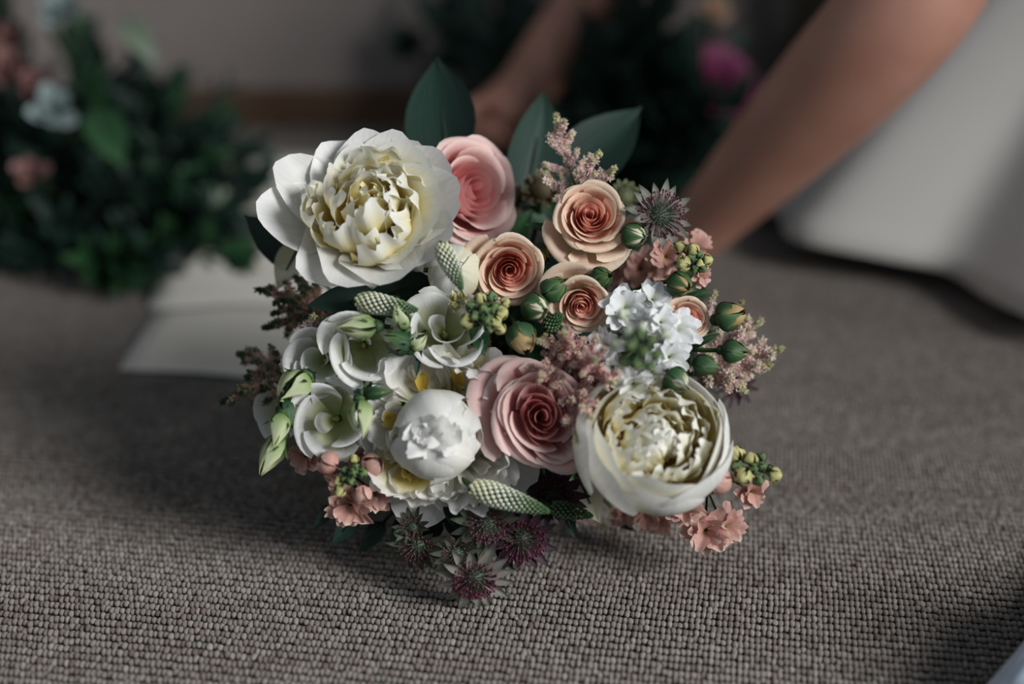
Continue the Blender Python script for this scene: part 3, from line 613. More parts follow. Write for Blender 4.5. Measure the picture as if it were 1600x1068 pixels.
astilbe('blush astilbe plume spreading right past the pointed green buds', (1085, 580, .84), [(1222, 545, .83), (1190, 500, .83), (1165, 610, .82), (1160, 555, .81), (1205, 570, .83), (1110, 545, .82)], M_ast, .0020, .9, .007, True, 3)
astilbe('sparse blush astilbe sprig above the dried yellow bud', (1105, 520, .84), [(1118, 455, .83), (1162, 470, .83), (1168, 500, .83)], M_ast, .0015, .7, .004, False, 4)
astilbe('green tipped astilbe sprig low on the left, reaching furthest over the carpet', (470, 590, .83), [(345, 628, .84), (372, 552, .86), (385, 590, .84), (400, 612, .83)], M_astg, .0019, 1.0, .005, True, 5)
astilbe('pale pink astilbe tip rising beside the furled lisianthus', (450, 545, .815), [(490, 492, .80), (446, 580, .81)], M_ast, .0016, 1.0, .006, False, 6)
astilbe('green tipped astilbe spray under the yellow-hearted peony', (520, 480, .85), [(402, 452, .85), (462, 432, .85), (425, 490, .85), (412, 512, .86), (440, 470, .84), (475, 500, .83)], M_astg, .0019, 1.0, .005, True, 7)
astilbe('small blush astilbe tip lying on the carpet under the cupped peony', (870, 800, .84), [(948, 824, .85), (900, 822, .845)], M_ast, .0014, .8, .004, False, 8)
astilbe('small pink astilbe tip by the large pink rose and golden bud', (765, 520, .80), [(757, 552, .785), (742, 540, .79)], M_astp, .0014, .8, .004, False, 9)

# ---------------------------------------------------------------- astrantia
def astrantia(label, px, py, d, rpx, lean, bm, pm, nb=14, pins=70, cupped=.9, seed=1, pinr=.62):
    r = random.Random(seed); f = facing(*lean); R = 1.16*rpx*d/F
    root = thing('astrantia', label, 'flower', put(px, py, d, f, R*.35), f, r.uniform(0, 6), GRP)
    G = Matrix.Scale(R, 4)
    for i in range(nb):
        obj('bract', bank('bract', i), root, G @ place(i*2*PI/nb + r.uniform(-.1, .1), .08, 0, cupped + r.uniform(-.15, .2), (1.5, 1.5, 1.0 + r.uniform(-.1, .12))), bm)
    mb = MB()
    for i in range(pins):
        u = (i+.5)/pins; th = math.acos(1-u*.98); a = i*2.39996
        dv = Vector((math.sin(th)*math.cos(a), math.sin(th)*math.sin(a), math.cos(th)*.95+.12)); Lr = R*pinr*r.uniform(.9, 1.12)
        e = dv*Lr; c = dv*Lr*.12
        k = MB(); mb.tube([c, c.lerp(e, .5)+Vector((0, 0, R*.03)), e], [R*.018, R*.016, R*.018], 3, False)
        mb.ball(e, R*.042, None, 3, 5, uvv=.95)
    mb.ball((0, 0, R*.12), (R*.34, R*.34, R*.26), None, 5, 8, uvv=.2)
    o = obj('pincushion', mb.mesh('pincushion', [pm]), root); o['kind'] = 'stuff'
    add_stem(root, 0.0013, M_dstem)
astrantia('pale astrantia with pink-tipped pins, highest beside the round peach rose', 1036, 334, .80, 46, (.35, .1), M_bract, M_pin, 15, 90, .95, 1, .72)
astrantia('small green astrantia directly under the shaggy white peony', 642, 822, .80, 27, (-.3, .35), M_bractg, M_pin, 13, 60, .7, 2)
astrantia('grey green astrantia with fanned bracts left of the low cluster', 650, 858, .80, 38, (-.15, -.55), M_bractg, M_pin, 13, 70, .95, 3)
astrantia('grey astrantia with striped bracts just below the curved white spike', 760, 822, .785, 44, (0, -.3), M_bractg, M_pin, 16, 90, 1.0, 4)
astrantia('olive green astrantia curled shut in the middle of the low cluster', 714, 868, .79, 35, (.1, -.4), M_bractg, M_pin, 14, 70, .75, 5)
astrantia('purple astrantia lowest of all, touching the carpet', 742, 912, .785, 50, (.1, -.6), M_bract, M_pind, 14, 90, 1.05, 6, .6)
astrantia('dark wine red astrantia at the right of the low cluster', 816, 848, .79, 48, (.15, -.4), M_bractd, M_pind, 14, 100, 1.0, 7, .68)
astrantia('dark astrantia deep in shade below the large pink rose', 866, 774, .81, 44, (.1, 0), M_bractd, M_pind, 14, 100, 1.0, 8, .75)
astrantia('dark astrantia hanging under the blush astilbe beside the cupped peony', 1154, 605, .86, 30, (.4, -.4), M_bractd, M_pind, 12, 50, .9, 9)

# ---------------------------------------------------------------- stocks
def stock(label, base, axis_lean, florets, buds, pmat, bmats, group=GRP, seed=1):
    """florets: (px,py,d,rpx,(lean),n petals); buds: (px,py,d,rpx, which)"""
    r = random.Random(seed); A = at(*base); ax = facing(*axis_lean)
    root = thing('stock_flower', label, 'flower', A, ax, 0, group); Mi = MW[root.name].inverted()
    pts = [Mi @ A]
    tip = sum((at(b[0], b[1], b[2]) for b in buds), Vector())/len(buds)
    stem_c = bez(A, A.lerp(tip, .4), A.lerp(tip, .7), tip, 8)
    mb = MB(); mb.tube([Mi @ p for p in stem_c], [.0018]*4+[.0014]*4, 6); obj('flower_stalk', mb.mesh('flower_stalk', [M_stem]), root)
    def near(p): return min(stem_c, key=lambda q: (q-p).length)
    for (px, py, d, rp, ln, n) in florets:
        f = facing(*ln); R = rp*d/F; c = at(px, py, d) - f*R*.4
        Mf = Mi @ (Matrix.Translation(c) @ f.to_track_quat('Z', 'Y').to_matrix().to_4x4() @ Matrix.Rotation(r.uniform(0, 6), 4, 'Z'))
        mb = MB(); q = near(c); mb.tube([Mf.inverted() @ (Mi @ q), (0, 0, -.15*R), (0, 0, .1*R)], [.0007, .0009, .0016], 5)
        fo = obj('floret', mb.mesh('floret', [M_stem]), root, Mf)
        n += 4
        for i in range(n):
            u = i/n
            obj('petal', bank('stock', r.randrange(5)), fo, Matrix.Scale(R, 4) @ place(i*2.399, .05, .1*(1-u), .15 + .95*u + r.uniform(-.15, .15), (.95, .95, (.65+.4*u)*r.uniform(.9, 1.1)), r.uniform(-.3, .3)), pmat)
    for (px, py, d, rp, w) in buds:
        R = rp*d/F; c = at(px, py, d); q = near(c); f = ((c - q).normalized() - CF*.6 + CU*.1).normalized()
        Mf = Mi @ (Matrix.Translation(c - f*R*.6) @ f.to_track_quat('Z', 'Y').to_matrix().to_4x4() @ Matrix.Rotation(r.uniform(0, 6), 4, 'Z'))
        mb = MB(); mb.tube([Mf.inverted() @ (Mi @ q), (0, 0, -.1*R), (0, 0, .2*R)], [.0006, .0008, R*.5], 5); mb.ball((0, 0, R*.6), (R*.66, R*.66, R*.72))
        bo = obj('bud', mb.mesh('bud', [bmats[w]]), root, Mf)
        for i in range(4):
            obj('sepal', bank('sepal', i), bo, Matrix.Scale(R, 4) @ place(i*PI/2, 0, 0, .06, (.86, .86, 1.15)), M_sbud if w == 0 else bmats[w])
        if w == 2:
            for i in range(3): obj('petal', bank('globe', i), bo, Matrix.Scale(R, 4) @ place(i*2.1, 0, .2, .05, (.9, .9, 1.25)), pmat)
    add_stem(root, 0.002)
BM = (M_sbud, M_ybud, M_stockp)
stock('white stock with green bud tip standing out furthest from the bouquet', (1000, 545, .83), (0, .1),
      [(976, 478, .785, 48, (-.1, .3), 11), (1022, 462, .80, 40, (.2, .6), 10), (1062, 512, .785, 46, (.4, .2), 11), (1052, 560, .775, 44, (.4, -.2), 11), (990, 604, .765, 40, (0, -.6), 10), (1022, 585, .77, 40, (.2, -.5), 10), (945, 540, .775, 36, (-.5, 0), 9), (955, 575, .77, 30, (-.4, -.3), 8), (1035, 500, .775, 36, (.2, .3), 9), (1000, 520, .79, 44, (0, .1), 10)],
      [(972, 490, 0.730, 13, 1), (1000, 520, 0.695, 12, 0), (1018, 530, 0.695, 12, 0), (985, 540, 0.690, 13, 0), (1005, 550, 0.680, 13, 0), (1025, 555, 0.690, 12, 0), (995, 570, 0.690, 13, 0), (972, 565, 0.690, 12, 0), (1015, 573, 0.695, 12, 0), (1040, 520, 0.710, 12, 1), (960, 535, 0.705, 13, 1), (1003, 510, 0.700, 11, 1), (982, 520, 0.700, 12, 1)],
      M_stockw, (M_sbud, petal_mat('white_bud', [(0, S(150, 170, 110)), (1, S(226, 230, 214))], .2, .5, .1, .2), M_stockw), seed=11)
stock('peach stock low on the left under the white lisianthus', (560, 745, .83), (-.2, -.2),
      [(470, 716, .80, 34, (-.6, -.3), 9), (545, 795, .785, 46, (-.1, -.5), 12), (590, 775, .79, 36, (.4, -.3), 9), (556, 700, .80, 34, (0, .3), 9), (530, 760, .785, 30, (-.3, -.3), 8)],
      [(514, 724, .78, 21, 2), (580, 727, .78, 21, 2), (566, 772, .775, 17, 2), (552, 716, .775, 11, 1), (530, 768, .77, 12, 1), (538, 735, .77, 9, 0), (552, 738, .765, 9, 0), (568, 738, .77, 10, 0), (548, 752, .765, 9, 0), (538, 748, .768, 9, 0), (556, 728, .768, 8, 0), (528, 752, .77, 10, 1)], M_stockp, BM, seed=12)
stock('peach stock low on the right with yellow green buds reaching over the carpet', (1050, 790, .85), (.5, 0),
      [(1068, 765, .79, 40, (-.2, .1), 10), (1100, 735, .79, 38, (.1, .4), 9), (1068, 800, .79, 32, (-.2, -.4), 9), (1105, 832, .80, 46, (0, -.2), 11), (1140, 822, .81, 38, (.4, .1), 10), (1178, 772, .79, 34, (.4, -.4), 9), (1010, 805, .83, 34, (-.1, -.3), 9), (1030, 815, .84, 32, (-.1, -.3), 8), (975, 805, .85, 28, (-.2, -.3), 8)],
      [(1122, 750, .77, 25, 2), (1148, 708, .78, 19, 1), (1172, 716, .775, 15, 1), (1190, 714, .78, 10, 0), (1178, 732, .77, 11, 0), (1192, 728, .77, 9, 0), (1160, 745, .765, 17, 1), (1186, 750, .765, 12, 0), (1204, 735, .775, 11, 0), (1212, 742, .77, 15, 1), (1150, 728, .77, 12, 0)], M_stockp, BM, seed=13)
stock('dusky peach stock with yellow buds beneath the pale astrantia', (1020, 420, .87), (.3, .3),
      [(1040, 400, .83, 40, (-.1, 0), 9), (1000, 420, .86, 40, (-.2, -.1), 9), (960, 420, .87, 36, (-.3, -.2), 8), (1092, 380, .84, 34, (.5, .4), 9), (1098, 432, .81, 22, (.4, -.3), 7), (1040, 435, .85, 30, (0, -.3), 8)],
      [(1062, 386, .80, 14, 1), (1082, 388, .795, 13, 1), (1066, 412, .79, 15, 1), (1094, 412, .80, 12, 1), (1106, 406, .80, 12, 1), (1078, 402, .795, 10, 0), (1092, 398, .80, 10, 0), (1098, 420, .80, 9, 0), (1084, 420, .80, 10, 0)], M_stockp, BM, seed=14)
stock('stock in green and yellow bud between cream peony bud and open peach rose', (760, 490, .83), (0, .1),
      [(715, 470, .79, 20, (-.2, 0), 7)],
      [(750, 465, .775, 13, 1), (768, 462, .775, 12, 0), (735, 478, .77, 12, 0), (755, 482, .765, 13, 0), (772, 480, .768, 13, 0), (785, 488, .77, 14, 1), (760, 500, .762, 13, 0), (742, 495, .765, 12, 0), (728, 502, .768, 15, 1), (775, 505, .768, 13, 1), (783, 515, .77, 11, 1), (745, 508, .77, 10, 0), (790, 472, .78, 11, 1), (765, 513, .77, 11, 0)], M_ybud, BM, seed=15)

# ---------------------------------------------------------------- leaves
def leaf(label, base, tip, wid, mat, key='leaf', face=(0, .2), k=0, name='leaf', group=GRP, stem=True):
    A = at(*base); T = at(*tip); z = (T-A); Ln = z.length; z.normalize()
    n = facing(*face); x = -(n - z*n.dot(z)).normalized(); y = z.cross(x)
    M = Matrix((( x.x, y.x, z.x, A.x), (x.y, y.y, z.y, A.y), (x.z, y.z, z.z, A.z), (0, 0, 0, 1)))
    e = bpy.data.objects.new(name, None); COL.objects.link(e); e.matrix_basis = M; MW[e.name] = M; e.empty_display_size = .01
    tag(e, label, 'leaf', group)
    obj('blade', bank(key, k), e, Matrix.Diagonal((Ln, Ln*wid, Ln, 1)), mat)
    mb = MB(); mb.tube([(0, 0, -.12*Ln), (.005*Ln, 0, .3*Ln), (.01*Ln, 0, .6*Ln)], [.0011, .0009, .0004], 5); obj('midrib', mb.mesh('midrib', [M_dstem]), e)
    if stem: add_stem(e, 0.0011)
    return e
leaf('tall dark green leaf standing behind the two pink and white blooms', (702, 262, .88), (678, 84, .90), 1.25, M_leaf, 'broad', (-.3, 0), 2)
leaf('broad dark green leaf upright before the farther hand', (818, 330, .89), (858, 134, .90), .95, M_leaf, 'broad', (.3, 0), 1)
leaf('dark green leaf leaning right behind the astilbe plume', (880, 300, .90), (1002, 166, .92), 1.15, M_leaf, 'broad', (0, .6), 3)
leaf('dark leaf poking out left under the yellow-hearted peony', (470, 420, .86), (382, 332, .86), .95, M_leaf, 'broad', (.1, .3), 2)
leaf('glossy dark leaf under the speckled white spike', (590, 462, .80), (478, 478, .80), .85, M_leaf, 'broad', (0, .3), 3)
leaf('dark leaf below the large peony by the cream bud', (680, 440, .82), (560, 470, .815), .8, M_leaf, 'broad', (0, .1), 1)
leaf('cream petal shaped leaf hanging under the left side of the open peony', (470, 380, .86), (432, 450, .85), 1.2, M_cream, 'broad', (0, .1), 1)
leaf('small dark leaf between the green buds and the shaggy peony', (655, 530, .785), (650, 585, .775), .8, M_leaf, 'leaf', (0, .2), 2)
leaf('pale yellow leaf under the cupped white peony', (905, 745, .83), (935, 815, .82), 1.4, M_cream, 'broad', (-.1, -.1), 1)
leaf('green leaf left of the round peach rose', (885, 372, .82), (822, 342, .81), .8, M_leaf2, 'leaf', (0, .5), 1)
leaf('green leaf under the round peach rose', (890, 350, .83), (862, 392, .815), .9, M_leaf2, 'leaf', (0, .3), 2)
leaf('green leaf between open peach rose and half open rose', (845, 470, .80), (885, 435, .785), .9, M_leaf2, 'leaf', (0, .2), 3)
leaf('green leaf below the yellow stock buds in the middle', (745, 505, .79), (757, 555, .78), 1.1, M_leaf2, 'broad', (0, .1), 2)
leaf('green leaf beside the apricot rose', (1075, 545, .81), (1122, 520, .80), .8, M_leaf2, 'leaf', (.1, .3), 2)
leaf('green leaf right of the round green bud', (1062, 470, .82), (1110, 452, .81), .9, M_leaf2, 'leaf', (.1, .3), 1)
# dark foliage packed between the blooms and along the underside
rf = random.Random(5)
for i in range(64):
    a = i*2.39996; q = math.sqrt((i+.5)/64)
    x = 800 + 320*q*math.cos(a); y = 560 + 250*q*math.sin(a); d = .865 + .03*q + rf.uniform(-.01, .012)
    b = rf.uniform(0, 6.3); l = rf.uniform(70, 110)
    leaf('dark green leaf packed between the blooms of the bouquet', (x - l*.5*math.cos(b), y - l*.5*math.sin(b), d+.01), (x + l*.5*math.cos(b), y + l*.5*math.sin(b), d), 1.0, M_leaf if i % 3 else M_leaf2, 'broad', (rf.uniform(-.3, .3), rf.uniform(-.2, .4)), i)
for (x, y, x2, y2, d) in ((560, 800, 520, 850, .83), (600, 815, 560, 862, .83), (640, 800, 610, 850, .83), (520, 790, 490, 825, .84), (690, 815, 660, 850, .82), (700, 800, 725, 850, .81), (830, 800, 800, 850, .83), (880, 800, 900, 840, .84), (700, 780, 720, 830, .80), (960, 800, 990, 830, .86), (900, 760, 880, 810, .83), (780, 850, 800, 890, .81)):
    leaf('dark leaf in the shade under the bouquet', (x, y, d), (x2, y2, d-.008), 1.0, M_leaf, 'broad', (0, rf.uniform(-.3, .3)), x)
# ---------------------------------------------------------------- things behind and beside
def on_floor(px, py, z=0.0):
    d = (CAMH - z)/(math.sin(TILT) + ((py-534)/F)*math.cos(TILT))
    return at(px, py, d)
# person kneeling and reaching down, built as one skinned figure
M_skin, nt, N, L = new_mat('skin')
out = N.new('ShaderNodeOutputMaterial'); p = N.new('ShaderNodeBsdfPrincipled'); p.inputs['Roughness'].default_value = 0.5
tc = N.new('ShaderNodeTexCoord'); nz = N.new('ShaderNodeTexNoise'); nz.inputs['Scale'].default_value = 18; L.new(tc.outputs['Object'], nz.inputs[0])
r = ramp(N, [(0.3, S(176, 124, 104)), (0.7, S(190, 140, 120))]); L.new(nz.outputs[0], r.inputs[0]); L.new(r.outputs[0], p.inputs['Base Color'])
p.inputs['Subsurface Weight'].default_value = 0.15; p.inputs['Subsurface Radius'].default_value = (0.01, 0.004, 0.002)
L.new(p.outputs[0], out.inputs[0])
def skin_mesh(name, verts, edges, root_i, sub=2):
    me = bpy.data.meshes.new(name); me.from_pydata([tuple(v[0]) for v in verts], edges, []); me.update()
    o = bpy.data.objects.new(name+'_tmp', me); COL.objects.link(o)
    m = o.modifiers.new('skin', 'SKIN'); m.use_smooth_shade = True
    if not me.skin_vertices: me.attributes.new
    for i, v in enumerate(verts):
        sv = me.skin_vertices[0].data[i]; sv.radius = v[1] if hasattr(v[1], '__len__') else (v[1], v[1]); sv.use_root = (i == root_i)
    s2 = o.modifiers.new('sub', 'SUBSURF'); s2.levels = sub; s2.render_levels = sub
    dg = bpy.context.evaluated_depsgraph_get(); dg.update()
    res = bpy.data.meshes.new_from_object(o.evaluated_get(dg)); res.name = name
    bpy.data.objects.remove(o)
    return res
Vv = []; Ee = []
def vert(p, r, prev=None):
    Vv.append((Vector(p), r)); i = len(Vv)-1
    if prev is not None: Ee.append((prev, i))
    return i
pelvis = vert((0.80, 1.50, 0.36), 0.12)
waist = vert((0.70, 1.48, 0.46), (0.10, 0.12), pelvis)
chest = vert((0.54, 1.44, 0.54), (0.11, 0.14), waist)
upper = vert((0.44, 1.42, 0.56), (0.09, 0.13), chest)
neck = vert((0.36, 1.41, 0.60), 0.052, upper)
chin = vert((0.30, 1.40, 0.62), 0.065, neck); head = vert((0.22, 1.40, 0.63), 0.088, chin); crown = vert((0.15, 1.40, 0.66), 0.06, head)
def arm(sh, el, wr, palm, tips, rs, thumb):
    s0 = vert(sh, rs[0], upper); s1 = vert(sh.lerp(el, .5), rs[1], s0); e = vert(el, rs[2], s1)
    f1 = vert(el.lerp(wr, .3), rs[3], e); f2 = vert(el.lerp(wr, .7), rs[4], f1); w_ = vert(wr, rs[5], f2)
    pm = vert(wr.lerp(palm, .6), (rs[5]*1.15, rs[5]*.75), w_); k = vert(palm, (rs[5]*1.25, rs[5]*.6), pm)
    fd = (palm-wr).normalized()
    for (a, b, c, rr_) in tips:
        i = vert(a, rr_, k); j = vert(b, rr_*.92, i); vert(c, rr_*.75, j)
    t = vert(thumb[0], .0105, pm); t2 = vert(thumb[1], .0095, t); vert(thumb[2], .008, t2)
def fingers(palm, fd, side, curl, L=.04):
    res = []
    for q, ln in ((-1.5, .9), (-.5, 1.0), (.5, .95), (1.5, .75)):
        a = palm + fd*.018 + side*q*.017; b = a + (fd*.8+curl*.4)*L*ln; c = b + (fd*.3+curl*.9)*L*.8*ln
        res.append((a, b, c, .0088))
    return res
# nearer arm
wr = at(1108, 340, 1.20); el = at(1446, -14, 1.02); sh = Vector((0.44, 1.24, 0.56)); palm = at(1040, 400, 1.26)
fd = (palm-wr).normalized(); side = (CF*.9 + CU*.3).normalized(); side = (side - fd*side.dot(fd)).normalized(); curl = Vector((-.7, .2, -.15))
arm(sh, el, wr, palm, fingers(palm, fd, side, curl), (.054, .052, .053, .052, .041, .031), [wr.lerp(palm, .5)-side*.03, palm-side*.042, palm-side*.035+fd*.03])
# farther arm
wr = at(806, 160, 1.48); el = at(1020, -120, 1.42); sh = Vector((0.40, 1.58, 0.50)); palm = at(752, 206, 1.47)
fd = (palm-wr).normalized(); side = (CF*.3 - CU*.8 + CR*-.5); side = (side - fd*side.dot(fd)).normalized(); curl = Vector((-.4, .2, -.6))
arm(sh, el, wr, palm, fingers(palm, fd, side, curl), (.050, .045, .041, .042, .036, .030), [wr.lerp(palm, .5)-side*.03, palm-side*.042, palm-side*.035+fd*.03])
person = thing('person', 'person in an ivory satin skirt kneeling with both bare arms reaching down', 'person', Vector((0.66, 1.45, 0.0)))
PI_ = Matrix.Translation((-0.66, -1.45, 0))
body = obj('body', skin_mesh('body', Vv, Ee, 0), person, PI_, M_skin)
tv = [(Vector((0.82, 1.50, 0.34)), .135), (Vector((0.70, 1.48, 0.46)), (.115, .135)), (Vector((0.54, 1.44, 0.54)), (.125, .152)), (Vector((0.47, 1.425, 0.555)), (.11, .14))]
M_satin = solid_mat('ivory_satin', S(206, 202, 194), S(212, 208, 200), 5, 0.38, 0.0, 0.4)
obj('bodice', skin_mesh('bodice', tv, [(0, 1), (1, 2), (2, 3)], 0), person, PI_, M_satin)
hv = [(Vector((0.27, 1.40, 0.66)), .07), (Vector((0.20, 1.40, 0.66)), .093), (Vector((0.15, 1.40, 0.69)), .07), (Vector((0.24, 1.41, 0.74)), .045)]
obj('hair', skin_mesh('hair', hv, [(0, 1), (1, 2), (1, 3)], 1), person, PI_, solid_mat('brown_hair', S(58, 40, 30), S(78, 54, 40), 60, .5))
# skirt: flared cone with deep folds, hem a little above the carpet
FX = [0, .5, 1.0, 1.6, 2.2, 2.8, 3.3, 3.5, 3.66, 3.94, 4.22, 4.50, 4.8, 5.4, 5.8, 6.2832]
FY = [0, .02, -.02, .02, -.02, .01, -.03, -.035, .0, -.055, .012, -.05, .02, -.03, .02, 0]
def fold(ph):
    return sum(float(np.interp((ph + k) % (2*PI), FX, FY)) for k in (-.05, -.025, 0, .025, .05))/5*1.5
V = []; U = []; nu_, nv_ = 180, 22
for j in range(nv_+1):
    t = j/nv_
    for i in range(nu_):
        ph = 2*PI*i/nu_; e = t**0.85
        cx = 0.74*(1-t)+0.665*t; cy = 1.50*(1-t)+1.46*t
        back = max(0, math.sin(ph))
        R_ = 0.125*(1-e) + (0.48 - 0.17*back)*e + fold(ph)*t**0.8
        V.append((cx + R_*math.cos(ph) - .66, cy + R_*math.sin(ph)*(1-.1*back) - 1.45, 0.42*(1-t)**1.05 + 0.028*t + 0.006*math.sin(ph*9)*t)); U.append((i/nu_, t))
Fc = [(j*nu_+i, j*nu_+(i+1) % nu_, (j+1)*nu_+(i+1) % nu_, (j+1)*nu_+i) for j in range(nv_) for i in range(nu_)]
sk = obj('skirt', mesh_from('skirt', V, Fc, U, [M_satin]), person)
so = sk.modifiers.new('thick', 'SOLIDIFY'); so.thickness = 0.003

# cream paper sheets lying on the carpet
M_paper = solid_mat('cream_paper', S(206, 200, 188), S(212, 206, 194), 9, 0.8, 0.1, 0.15)
def paper(name, label, corners, lift, bend):
    P = [on_floor(*c) for c in corners]; n = 10; V = []
    for j in range(n+1):
        for i in range(n+1):
            u, v = i/n, j/n
            q = P[0]*(1-u)*(1-v) + P[1]*u*(1-v) + P[2]*u*v + P[3]*(1-u)*v
            V.append((q.x, q.y, 0.0042 + lift*v + bend*math.sin(PI*u)*v + .002*math.sin(5*u+3*v)**2))
    c = Vector(V[0]); V = [(a-c.x, b-c.y, z) for a, b, z in V]
    o = obj(name, mesh_from(name, V, grid_faces(n+1, n+1), None, [M_paper]), None, Matrix.Translation((c.x, c.y, 0)))
    o.modifiers.new('t', 'SOLIDIFY').thickness = 0.0008
    return tag(o, label, 'paper', 'cream papers beside the bouquets')
paper('paper_sheet', 'cream paper sheet lying flat on the carpet left of the bouquet', [(186, 584), (600, 612), (590, 500), (250, 498)], 0.004, 0.004)
paper('paper_sheet', 'cream paper sheet propped against the blurred greenery, overlapping the flat one', [(230, 490), (590, 515), (540, 325), (322, 342)], 0.05, 0.012)

# blurred bouquets: sprigs and flowers
def sprig(name, label, base, tip, nl, ll, mat, group, key='leaf', seed=0, cat='foliage', wid=1.0):
    r = random.Random(seed); A = Vector(base); T = Vector(tip); z = (T-A).normalized()
    root = thing(name, label, cat, A, z, 0, group); Mi = MW[root.name].inverted()
    mid = A.lerp(T, .5) + Vector((r.uniform(-1, 1), r.uniform(-1, 1), r.uniform(0, 1)))*.012
    P = bez(A, A.lerp(mid, .6), mid.lerp(T, .3), T, 7); P = [Mi @ p for p in P]
    mb = MB(); mb.tube(P, [.0022, .002, .0018, .0016, .0014, .001, .0007], 5); obj('stem', mb.mesh('stem', [M_dstem]), root)
    for i in range(nl):
        t = .12 + .88*i/(nl-1) if nl > 1 else 1; s = t*6; k = min(int(s), 5); c = P[k].lerp(P[k+1], s-k)
        l = ll*r.uniform(.75, 1.2)*(1-.35*t)
        obj('leaf', bank(key, i), root, Matrix.Translation(c) @ place(i*2.4+r.uniform(-.3, .3), 0, 0, (.95-.6*t)+r.uniform(-.25, .3), (l, l*wid, l), 0, r.uniform(-.5, .5)), mat)
    return root
G1 = 'greenery of the blurred bouquet by the papers'; G2 = 'greenery of the dark bouquet under the reaching arms'
rb = random.Random(9)
C1 = on_floor(120, 420, .015)
k = 0
for j in range(84):
    px = -70 + 470*((j*0.618) % 1); top = 10 + (max(px, 0)/370)**2*210; py = top + (455 - top)*rb.random()
    d = 1.235 + .22*(1 - py/470) + rb.uniform(-.02, .10)
    T = at(px, py, d); T.z = max(T.z, .025)
    b0 = C1.lerp(T, .55) + Vector((rb.uniform(-.03, .03), rb.uniform(.02, .06), 0)); b0.z = max(.012, T.z*.35)
    mt = (M_leaf, M_leaf, M_leaf, M_leaf, M_leaf2)[j % 5]
    sprig('foliage_sprig', ('mid green leafy sprig in the blurred bouquet behind the papers' if mt is M_leaf2 else 'dark green leafy sprig in the blurred bouquet behind the papers'), b0, T, 11, .062, mt, G1, 'broad' if j % 2 else 'leaf', j)
for (px, py, d, lb) in ((355, 128, 1.40, 'slim dark sprig reaching out of the blurred bouquet towards the wall'), (400, 265, 1.36, 'dark sprig of the blurred bouquet nearest the open peony'), (300, 110, 1.42, 'upright dark sprig on the shoulder of the blurred bouquet')):
    T = at(px, py, d); b0 = C1 + Vector((.05, .03, .02)); sprig('foliage_sprig', lb, b0, T, 14, .045, M_leaf, G1, 'leaf', int(px))
def bloom(name, label, c, R, f, mat, n, key, group, seed=0, cat='flower'):
    r = random.Random(seed); root = thing(name, label, cat, c - f*R*.5, f, r.uniform(0, 6), group)
    for i in range(n):
        u = i/n; obj('petal', bank(key, i), root, Matrix.Scale(R, 4) @ place(i*2.399, .06+.1*u, 0, .1+.85*u+r.uniform(-.1, .1), (.8+.2*u)), mat)
    mb = MB(); e = MW[root.name].inverted() @ Vector((c.x+.02, c.y+.10, .012)); mb.tube([(0, 0, .05*R), (0, 0, -.2*R), e*.5+Vector((0, 0, -.01)), e], [.004, .003, .0025, .0025], 5); obj('stem', mb.mesh('stem', [M_dstem]), root)
    return root
up = facing(.1, .3)
bloom('pink_flower', 'dusty pink flower head at the outer edge of the blurred bouquet', at(20, 108, 1.30), .030, up, M_bgpink, 12, 'ruff', G1, 1)
bloom('pink_flower', 'dusty pink flower head above the white bloom of the blurred bouquet', at(55, 135, 1.29), .024, up, M_bgpink, 12, 'ruff', G1, 2)
bloom('pink_flower', 'small dusty pink flower low at the edge of the blurred bouquet', at(12, 60, 1.32), .022, up, M_bgpink, 10, 'ruff', G1, 3)
bloom('white_flower', 'small white bloom among dark leaves of the blurred bouquet', at(82, 170, 1.27), .026, facing(.2, .1), M_palew, 9, 'flat', G1, 4)
bloom('white_flower', 'white bloom at the top of the blurred bouquet', at(95, 6, 1.36), .028, up, M_palew, 9, 'flat', G1, 5)
bloom('white_flower', 'faint pale bloom deep in the shade of the blurred bouquet', at(48, 268, 1.27), .020, up, M_bgpink, 8, 'flat', G1, 6)
leaf('pale silvery leaf edging the blurred bouquet against the wall', (195, 30, 1.44), (245, 100, 1.44), 1.0, M_paleleaf, 'broad', (.2, .3), 1, 'leaf', G1, False)
leaf('pale green leaf laid over the top of the propped paper', (290, 330, 1.30), (360, 292, 1.33), 1.1, M_paleleaf, 'broad', (0, .4), 2, 'leaf', G1, False)
leaf('mid green leaf in the heart of the blurred bouquet', (150, 170, 1.27), (190, 255, 1.25), 1.2, M_leaf2, 'broad', (.1, .3), 1, 'leaf', G1, False)
# dark bouquet under the hands
C2 = on_floor(960, 330, .02)
for j in range(44):
    if j < 16: px, py, d = rb.uniform(690, 860), rb.uniform(-30, 130), rb.uniform(1.56, 1.68)
    else: px, py, d = rb.uniform(930, 1150), rb.uniform(-10, 300), rb.uniform(1.36, 1.56)
    T = at(px, py, d); T.z = max(T.z, .03)
    b0 = C2.lerp(T, .35) + Vector((rb.uniform(-.03, .03), rb.uniform(-.01, .06), 0)); b0.z = max(rb.uniform(.3, .5)*T.z, .012)
    sprig('foliage_sprig', 'dark leafy sprig of the bouquet between the reaching arms' if j >= 16 else 'dark leafy sprig rising behind the farther forearm', b0, T, 10, .085, M_leaf, G2, 'broad', 100+j)
bloom('magenta_rose', 'deep magenta rose in the shade beside the nearer forearm', at(1132, 126, 1.42), .044, facing(.35, .25), M_mag, 16, 'guard', G2, 11)
bloom('peach_flower', 'dull peach flower above the magenta rose', at(1118, 12, 1.44), .024, facing(.2, .2), M_peach_out, 10, 'ruff', G2, 12)
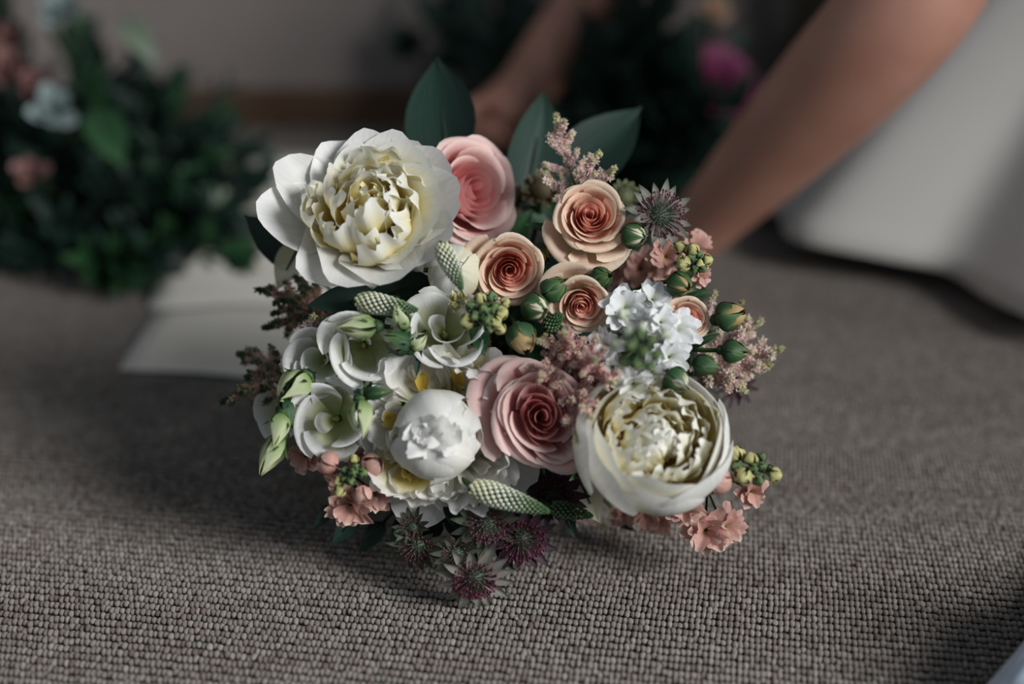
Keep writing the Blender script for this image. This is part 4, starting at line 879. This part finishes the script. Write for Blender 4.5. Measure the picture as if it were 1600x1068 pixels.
bloom('dark_seed_head', 'dark drooping seed head on a stalk against the bare wall', at(636, 68, 1.55), .032, facing(-.4, .2), M_leaf, 12, 'ruff', G2, 13, 'seed pod')
sprig('foliage_sprig', 'dark stalk leading to the drooping seed head', at(745, 150, 1.62), at(650, 62, 1.56), 6, .04, M_leaf, G2, 'leaf', 77)

# lace cloth at the near right
V = []; U = []; n1, n2 = 46, 40
rl = np.random.default_rng(8)
for j in range(n2+1):
    for i in range(n1+1):
        u, v = i/n1, j/n2
        y = 0.42 + 0.33*v; x = 0.247 + (y-.609)*.62 + 0.008*math.sin(v*11) + 0.30*u
        edge = min(u*9, 1)
        z = 0.005 + 0.055*math.sin(edge*PI/2)*(0.75+.25*math.sin(v*13+u*3)) + 0.006*math.sin(u*30+v*8)*edge + 0.004*math.sin(v*41+u*9)*edge
        z *= min(1, (1-v)*6+.08)*.8
        V.append((x-.26, y-.42, z)); U.append((u, v))
ml, nt, N, L = new_mat('white_lace')
out = N.new('ShaderNodeOutputMaterial'); p = N.new('ShaderNodeBsdfPrincipled'); p.inputs['Roughness'].default_value = .8
uvn = N.new('ShaderNodeUVMap'); vo = N.new('ShaderNodeTexVoronoi'); vo.inputs['Scale'].default_value = 38; L.new(uvn.outputs[0], vo.inputs[0])
r = ramp(N, [(0.05, S(232, 238, 246)), (0.6, S(186, 198, 214))]); L.new(vo.outputs['Distance'], r.inputs[0]); L.new(r.outputs[0], p.inputs['Base Color'])  # white lace; the blue cast of its shade is put into the colour
b = N.new('ShaderNodeBump'); b.inputs['Strength'].default_value = .6; b.inputs['Distance'].default_value = .003; L.new(vo.outputs['Distance'], b.inputs['Height']); L.new(b.outputs[0], p.inputs['Normal'])
L.new(p.outputs[0], out.inputs[0])
lc = obj('lace_cloth', mesh_from('lace_cloth', V, grid_faces(n1+1, n2+1), U, [ml]), None, Matrix.Translation((.26, .42, 0)))
lc.modifiers.new('t', 'SOLIDIFY').thickness = .0015
tag(lc, 'white lace cloth, blue shade coloured in, bunched on the carpet at the corner', 'cloth')
